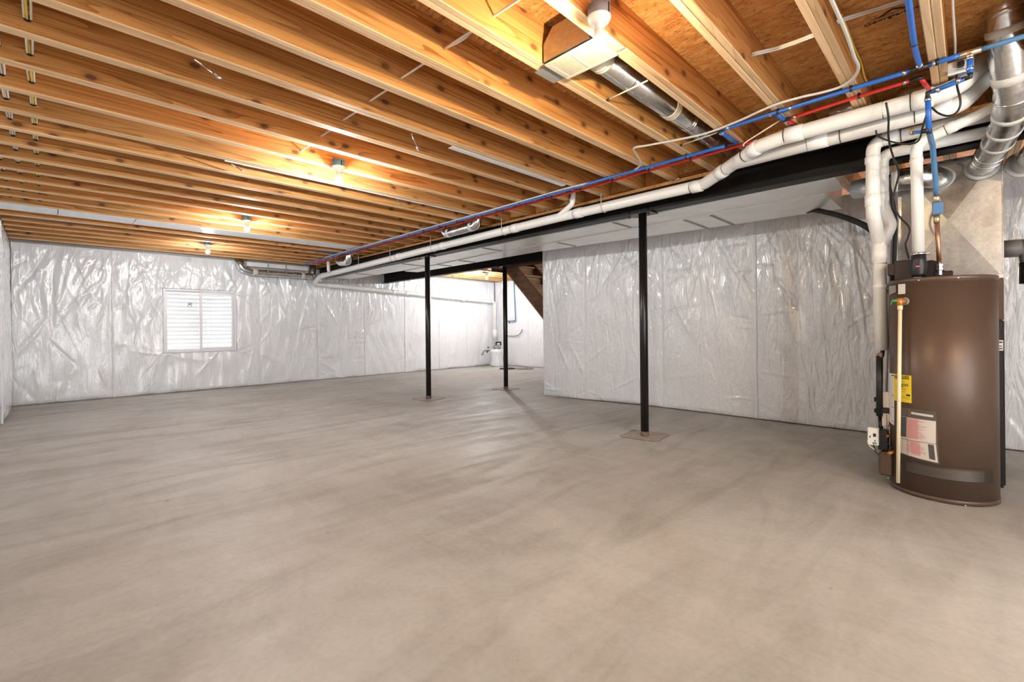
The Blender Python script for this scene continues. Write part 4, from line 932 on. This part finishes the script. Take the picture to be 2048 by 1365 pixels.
def cpatch(quad, R, name, mat, parent, nu=14, nv=6, thick=.0012):
    # a sheet following the jacket between four photo-measured corners: top-left, top-right, bottom-right, bottom-left
    c4 = [oncyl(u, v) for (u, v) in quad]; P = []
    for side in (R, R+thick):
        for j in range(nv+1):
            t = j/nv
            for i in range(nu+1):
                s_ = i/nu
                ph = (c4[0][0]*(1-s_)+c4[1][0]*s_)*(1-t)+(c4[3][0]*(1-s_)+c4[2][0]*s_)*t
                z = (c4[0][1]*(1-s_)+c4[1][1]*s_)*(1-t)+(c4[3][1]*(1-s_)+c4[2][1]*s_)*t
                P.append(cylp(ph, z, side))
    n = (nu+1)*(nv+1); F = []
    for j in range(nv):
        for i in range(nu):
            a = j*(nu+1)+i; q = (a, a+1, a+nu+2, a+nu+1); F.append(q); F.append(tuple(n+k for k in q[::-1]))
    bd = [i for i in range(nu+1)]+[j*(nu+1)+nu for j in range(1, nv+1)]+[nv*(nu+1)+i for i in range(nu-1, -1, -1)]+[j*(nu+1) for j in range(nv-1, 0, -1)]
    for k in range(len(bd)): a, b2_ = bd[k], bd[(k+1) % len(bd)]; F.append((a, b2_, n+b2_, n+a))
    mb = MB(); mb.add(P, F, 0, False); return mb.build(name, mat, parent)
def subq(q, s0, t0, s1, t1):
    f = lambda s_, t: tuple((q[0][k]*(1-s_)+q[1][k]*s_)*(1-t)+(q[3][k]*(1-s_)+q[2][k]*s_)*t for k in (0, 1))
    return [f(s0, t0), f(s1, t0), f(s1, t1), f(s0, t1)]
# perforated combustion-air screen low on the jacket
za, zb2 = oncyl(1920, 940)[1], oncyl(1920, 965)[1]
ph0, ph1 = oncyl(1806, 925)[0], oncyl(1986, 950)[0]
mb = MB(); n = 60; P = []; F = []
for (R, z) in ((HR+.0005, za), (HR+.002, za-.004), (HR+.002, zb2+.004), (HR+.0005, zb2)):
    for i in range(n+1): P.append(cylp(ph0+(ph1-ph0)*i/n, z, R))
for j in range(3):
    for i in range(n): F.append((j*(n+1)+i, j*(n+1)+i+1, (j+1)*(n+1)+i+1, (j+1)*(n+1)+i))
mb.add(P, F); sc_ = mb.build('air_screen', M_MESHD, wh)
mb = MB(); rows = 9; cols = 96
for j in range(rows):
    z = zb2+.008+(za-zb2-.016)*(j+.5)/rows
    for i in range(cols):
        if i < 5 or i > cols-14: continue
        ph = ph0+(ph1-ph0)*((i+.5*(j % 2))/cols); w = abs(ph1-ph0)/cols*.34; hh = (za-zb2)/rows*.30
        q = [cylp(ph-w, z, HR+.0024), cylp(ph, z-hh, HR+.0024), cylp(ph+w, z, HR+.0024), cylp(ph, z+hh, HR+.0024)]
        mb.add(q, [(0,1,2,3)])
po = mb.build('screen_dots', M_MESH, sc_); po['kind'] = 'stuff'
for (u, v) in ((1838, 561), (1916, 556), (1930, 1012), (1785, 977)):
    ph, z = oncyl(u, v); mb = MB(); mb.lathe([(.006, 0), (.006, .004), (.003, .006)], axisM(cylp(ph, z, HR+.002), (math.cos(ph), math.sin(ph), 0)), 10); mb.build('screw', M_STEEL, wh)
# labels
cpatch([(1797, 569), (1811, 568), (1811, 588), (1797, 589)], HR+.0012, 'small_label', M_WHT, wh, 3, 2)
cpatch([(1779, 573), (1792, 571), (1792, 585), (1779, 592)], HR+.0010, 'silver_label', M_GREYP, wh, 3, 2)
lq = [(1778.5, 746), (1789, 748), (1789, 851), (1779.5, 842)]
lw = cpatch(lq, HR+.0012, 'warning_label', M_WHT, wh, 3, 4)
for (t, m_) in ((.03, M_INK), (.42, M_REDINK), (.66, M_REDINK), (.94, M_REDINK)): cpatch(subq(lq, .45, t, .98, t+.018), HR+.0026, 'label_print', m_, lw, 2, 1, .0004)
for k in range(22):
    t = .08+.038*k
    if abs(t-.42) < .03 or abs(t-.66) < .03: continue
    cpatch(subq(lq, .15, t, .9, t+.008), HR+.0026, 'label_print', M_CABG, lw, 2, 1, .0004)
yq = [(1789, 748), (1823, 752), (1823.5, 807), (1789, 801)]
yl = cpatch(yq, HR+.0012, 'yellow_label', M_YEL, wh, 8, 3)
def cyl_text(body, px0, px1, hpx, mat, parent, bold=.0):
    (pa, z0), (pb_, z1) = oncyl(*px0), oncyl(*px1); h = abs(oncyl(px0[0], px0[1]-hpx)[1]-z0)
    cu = bpy.data.curves.new('t', 'FONT'); cu.body = body; cu.size = 1.0; cu.resolution_u = 2; cu.offset = bold
    to = bpy.data.objects.new('tmp', cu); C.objects.link(to); bpy.context.view_layer.update()
    me = bpy.data.meshes.new_from_object(to); bpy.data.objects.remove(to)
    xs_ = [v.co.x for v in me.vertices]; ys_ = [v.co.y for v in me.vertices]; a, b3 = min(xs_), max(xs_); ym = max(ys_)
    for v in me.vertices:
        s_ = (v.co.x-a)/(b3-a); v.co = cylp(pa+(pb_-pa)*s_, z0+(z1-z0)*s_+v.co.y/ym*h, HR+.0032)
    me.materials.clear(); me.materials.append(mat); o = bpy.data.objects.new('label_lettering', me); C.objects.link(o); par(o, parent)
cyl_text('ENERGYGUIDE', (1790, 757.5), (1819, 759.5), 7, M_INK, yl, .02)
cyl_text('$399', (1803, 774), (1817, 775), 6.5, M_INK, yl, .01)
for (s0, t0, s1, t1) in ((.70, .70, .93, .76), (.42, .52, .7, .535), (.05, .45, .3, .46), (.42, .24, .6, .25), (.42, .62, .62, .63), (.42, .80, .9, .807), (.42, .86, .93, .867), (.05, .88, .35, .885)): cpatch(subq(yq, s0, t0, s1, t1), HR+.0028, 'label_print', M_INK, yl, 3, 1, .0004)
bq_ = [(1803, 814), (1872, 824), (1879.5, 929), (1800, 905)]
bg = cpatch(bq_, HR+.010, 'document_sleeve', M_BAG, wh, 12, 6, .0015)
p1q = [(1802, 832), (1872, 843), (1872, 888), (1801, 876)]; p2q = [(1801, 877), (1872, 889), (1876, 926), (1801, 905)]
pa_ = cpatch(p1q, HR+.004, 'paper', M_PAPER, bg, 12, 3); pb2 = cpatch(p2q, HR+.004, 'paper', M_PAPER, bg, 12, 3)
cpatch(subq(p1q, .02, .02, .18, .92), HR+.0062, 'print_block', M_INK, pa_, 3, 2, .0005)
cpatch(subq(p1q, .20, .06, .50, .95), HR+.0058, 'print_block', M_PINK, pa_, 5, 2, .0003)
cpatch(subq(p2q, .78, .06, .94, .9), HR+.0062, 'print_block', M_INK, pb2, 3, 2, .0005)
cpatch(subq(p2q, .30, .10, .55, .9), HR+.0058, 'print_block', M_PINK, pb2, 5, 2, .0003)
rq = random.Random(3)
for k in range(13):
    t = .06+.068*k; cpatch(subq(p1q, .22, t, .5+.28*rq.random(), t+.022), HR+.0066, 'red_line', M_REDINK, pa_, 4, 1, .0003)
    if k < 11: cpatch(subq(p2q, .12+.1*rq.random(), t, .45+.28*rq.random(), t+.024), HR+.0066, 'red_line', M_REDINK, pb2, 4, 1, .0003)
cpatch(subq(bq_, .32, .07, .92, .115), HR+.0125, 'sleeve_print', M_CABG, bg, 8, 1, .0004)
# relief valve and discharge tube
ph, z = oncyl(1811, 603); mb = MB(); mb.lathe([(.028, 0), (.028, .004), (.020, .008)], axisM(cylp(ph, z, HR), (math.cos(ph), math.sin(ph), 0)), 20); mb.build('escutcheon', M_GREYP, wh)
tp0 = cylp(ph, z, HR); phv, zv = oncyl(1800, 603, HR+.05); tv = cylp(phv, zv, HR+.05)
mb = MB(); mb.tube([tp0, tv], .014, 12); mb.tube([tv+Vector((0,0,.022)), tv-Vector((0,0,.03))], .018, 12); rv = mb.build('relief_valve', M_BRICKY, wh)
mb = MB(); mb.tube([tv+Vector((0,.0,.005)), tv+Vector((-.01,.045,.004))], .010, 10); mb.tube([tv+Vector((-.01,.04,.012)), tv+Vector((-.012,.052,-.025))], .004, 6); mb.build('test_lever', M_GRN, rv)
phe, ze = oncyl(1796, 966, HR+.055); te = cylp(phe, ze, HR+.055)
mb = MB(); mb.tube([tv-Vector((0,0,.055)), te], .0115, 14); mb.build('discharge_tube', M_CPVC, wh)
mb = MB(); mb.tube([tv-Vector((0,0,.025)), tv-Vector((0,0,.060))], .0155, 14); mb.build('tube_adapter', M_CPVC, wh)
# blower on top
bl = rx(1802, 540, 4.40); zt = HT+.001
def bpx(u0, v0, u1, v1, x, dx):
    p = rx(u0, v1, x); q = rx(u1, v0, x); return (x, min(p.y, q.y), p.z), (x+dx, max(p.y, q.y), q.z)
mb = MB()
a, b_ = bpx(1788, 519, 1826, 560, 4.36, .16); mb.bbox((a[0], a[1], zt), b_, .006)
a, b_ = bpx(1775, 527, 1790, 552, 4.37, .10); mb.bbox(a, b_, .005)
blw = mb.build('blower_box', M_HEATD, wh)
c_ = rx(1860, 544, 4.46); mb = MB(); mb.lathe([(.060, -.035), (.066, -.028), (.066, .028), (.060, .035)], axisM((4.46, c_.y, zt+.068), (1,0,0)), 26); mb.build('fan_housing', M_HEATD, wh)
a, b_ = bpx(1868, 541, 1906, 556, 4.40, .14); MB().bbox((a[0], a[1], zt), b_, .006).build('blower_foot', M_HEATD, wh)
MB().prism([(4.47, a[1]+.02, b_[2]-.01), (4.47, c_.y-.01, b_[2]-.01), (4.47, c_.y-.02, b_[2]+.05)], (.03,0,0)).build('blower_gusset', M_HEATD, wh)
vx, vy = 4.31, .252
mb = MB(); mb.lathe([(.036, zt+.012), (.040, zt+.03), (.046, zt+.085), (.042, zt+.12), (.040, zt+.165)], axisM((vx-.02, vy, 0), (0,0,1)), 24); mb.build('vent_boot', M_CABK, wh)
mb = MB(); ring(mb, Vector((vx-.01, vy, zt+.168)), (0,0,1), .041, .020, 24, bead=.002); mb.bbox((vx-.03, vy-.062, zt+.160), (vx-.01, vy-.040, zt+.178), .002); mb.build('hose_clamp', M_STEEL, wh)
MB().box((vx-.0675, vy-.010, zt+.075), (vx-.066, vy+.012, zt+.083)).build('boot_badge', M_REDINK, wh)
# burner side: gas control, wiring, door
def pbox(name, mat, u0, v0, u1, v1, x, dx, parent=wh, r=.004):
    a, b_ = bpx(u0, v0, u1, v1, x, dx); return MB().bbox(a, b_, r).build(name, mat, parent)
pbox('burner_door', M_HEAT, 1757, 908, 1786, 950, 4.36, .14, r=.012)
MB().tube([rx(1775, 957, 4.42), rx(1781, 958, 4.42)], .006, 8).build('door_latch', M_STEEL, wh)
gc = pbox('gas_control', M_CABK, 1756, 862, 1776, 900, 4.40, .08)
pbox('control_face', M_WHT, 1735, 858, 1757, 890, 4.37, .05, gc, .005)
for (u0, v0, u1, v1) in ((1746, 868, 1752, 874), (1739, 872, 1741, 876), (1749, 881, 1751, 884)): pbox('control_print', M_INK, u0, v0, u1, v1, 4.369, .002, gc, .0003)
pbox('control_badge', M_GRN, 1745, 886, 1753, 888.5, 4.369, .002, gc, .0003)
pbox('wiring_box', M_PAPER, 1765, 785, 1778.5, 816, 4.45, .04); pbox('wiring_box', M_PAPER, 1764, 828, 1779, 853, 4.45, .04)
pbox('clamp', M_CABK, 1752, 817, 1778, 825, 4.44, .03); pbox('pipe_cap', M_RUST, 1755, 706, 1765, 716, 4.43, .03, r=.006)
MB().tube([rx(1759, 712, 4.45), rx(1759, 832, 4.45)], .021, 14).build('gas_pipe', M_CABK, wh)
MB().tube([rx(1760, 832, 4.50), rx(1762, 866, 4.46)], .014, 12).build('gas_nipple', M_BLACK, wh)
MB().tube([rx(1753.5, 708, 4.46), rx(1753.5, 855, 4.46)], .004, 8).build('sensor_tube', M_CABG, wh)
for (v0, v1) in ((795, 804), (818, 826)): pbox('pipe_clip', M_CABK, 1748, v0, 1752.5, v1, 4.51, .02)
MB().tube([rx(1773, 873, 4.40), rx(1781, 872, 4.43)], .012, 10).build('brass_nut', M_BRICKY, wh)
MB().tube([rx(1777, 908, 4.33), rx(1788, 904, 4.36)], .012, 10).build('drain_valve', M_BRICKY, wh)
for pth in (([(1773, 830), (1774, 850), (1773, 868)]), ([(1779, 845), (1776, 860), (1782, 880), (1784, 900)])):
    MB().tube(smooth_path([rx(u, v, 4.42) for u, v in pth], 5), .003, 6).build('control_wire', M_RUST, wh)
for pth in ([(1763, 902), (1768, 892), (1778, 889), (1784, 900)], [(1747, 890), (1752, 905), (1762, 911), (1780, 912)], [(1735, 882), (1740, 893), (1750, 900)]):
    MB().tube(smooth_path([rx(u, v, 4.37) for u, v in pth], 5), .004, 6).build('control_wire', M_CABK if pth[0][0] > 1740 else M_CABW, wh)
o = MB().lathe([(.004, -.03), (.035, -.022), (.045, 0), (.035, .022), (.004, .03)], axisM(rx(1761, 583, 4.62), (1,0,0)), 20).build('pipe_plug', M_CABK); tag(o, 'black rounded plug half hidden behind the white drop pipe', 'plug')

# ------------------------------------------------------------------ staircase seen from below
st = empty('staircase', (7.1, 5.2, 0), 'brown wooden staircase seen from below behind the stair wall', 'staircase')
yo = 4.26                                   # underside line: z = y - 4.26
for x in (6.50, 7.12, 7.80):
    mb = MB(); y0, y1 = 4.27, 7.0; hh = .30
    mb.prism([(x, y0, .0), (x, y1, y1-yo), (x, y1, y1-yo+.02), (x, y1-.15, y1-yo+hh-.12), (x, y0, hh+.1)], (.042, 0, 0)); mb.build('stringer', M_STAIR, st, loc=(x, 5.5, 1))
    mb = MB(); M = Matrix.Translation((x+.021, 5.635, 5.635-yo-.005)) @ Matrix.Rotation(math.pi/4, 4, 'X'); mb.bbox((-.026, -1.9, -.018), (.026, 1.9, .006), .002, M=M); mb.build('stringer_edge', M_TREAD, st, loc=(x, 5.6, 1.3))
for k in range(12):
    z = .20+.205*k; y = yo+z-.315
    if y > 6.9: break
    MB().bbox((6.545, y+.0, z-.03), (7.80, y+.27, z), .003).build('tread', M_TREAD, st, loc=(7, y, z))
    MB().bbox((6.545, y+.245, z), (7.80, y+.265, z+.175), .002).build('riser', M_TREAD, st, loc=(7, y, z))
hd = MB().bbox((6.42, 6.93, 2.36), (8.2, 6.97, 2.70), .003).build('header_board', M_STAIR, st, loc=(7, 6.95, 2.5))
MB().bbox((6.41, 5.4, 2.415), (6.60, 6.92, 2.43), .003).build('soffit_board', M_STAIR, st, loc=(6.4, 6, 2.4))

# ------------------------------------------------------------------ sump corner of the far room
for (x, y, r, lb) in ((9.50, 9.66, .24, 'dark round sump lid set in the slab behind the rear post'), (9.82, 9.26, .27, 'grey round sump lid right of the rear post')):
    o = empty('sump_pit', (x, y, 0), lb, 'sump pit', 'sump pits in the far corner')
    MB().lathe([(r, .001), (r, .014), (r-.02, .018)], axisM((x, y, 0), (0,0,1)), 32).build('lid_plate', M_DARK if r < .25 else M_LID, o)
    MB().lathe([(.03, .018), (.03, .03), (.02, .034)], axisM((x+.08, y, 0), (0,0,1)), 14).build('lid_plug', M_LID, o)
sp_ = empty('sump_pump', (9.95, 10.55, 0), 'pump with black top handle on a plastic-wrapped stand in the far corner', 'pump')
mb = MB(); r_ = random.Random(9); prof = [(.20, .0), (.22, .05), (.17, .25), (.20, .42), (.23, .52), (.10, .56)]
mb.lathe(prof, axisM((9.92, 10.55, 0), (0,0,1)), 26); mb.v = [tuple(c_+(r_.random()-.5)*.03 if i < 2 else max(0, c_+(r_.random()-.5)*.02) for i, c_ in enumerate(q)) for q in mb.v]; mb.build('wrapped_stand', M_PLAS, sp_)
MB().lathe([(.11, .54), (.13, .56), (.12, .64), (.07, .68)], axisM((9.90, 10.52, 0), (0,0,1)), 20).build('motor', M_GREYP, sp_)
MB().tube(fillet([(9.80, 10.45, .68), (9.80, 10.45, .76), (10.0, 10.45, .76), (10.0, 10.45, .66)], .03, 4), .022, 10).build('handle', M_CABK, sp_)
MB().tube(fillet([(9.45, 10.72, .36), (9.52, 10.72, .50), (9.75, 10.72, .50)], .04, 4), .025, 10).build('inlet_hose', M_GREYP, sp_)
for q in ((9.66, 10.66, .60), (9.62, 10.66, .46)): MB().lathe([(.02, -.02), (.028, 0), (.02, .02)], axisM(q, (0,0,1)), 10).build('hose_clamp', M_CABK, sp_)
o = empty('wall_water_line', (10.3, 10.3, 2), 'blue water line bent like an L on the end wall of the far room', 'water pipe')
a, b_, c_ = rx(1028, 574, 10.27), rx(1031, 642, 10.27), rx(1014, 643, 10.27)
MB().tube(fillet([a+Vector((0,0,.3)), a, b_, c_], .03, 4), .016, 8).build('tube', M_BLUE2, o)
MB().tube([c_.lerp(b_, .3), c_.lerp(b_, .3)-Vector((0,0,.07))], .012, 8).build('stub', M_CLIP, o)
cable('black_cord', 'thin black wire with a plug on the end wall of the far room', [[rx(1014, 672, 10.28), rx(1026, 673, 10.28), rx(1036, 671, 10.28), rx(1042, 665, 10.28), rx(1044, 659, 10.28)]], M_CABK, .010)
tr_ = bpy.data.objects[-1] if False else None
MB().box((XL-.3, YB-.02, ZS+.03), (XR+.3, YF+.3, ZS+.05)).build('gap_cover', M_DARK, ceil)  # unseen dark sheet, added to block world light at the panel gaps
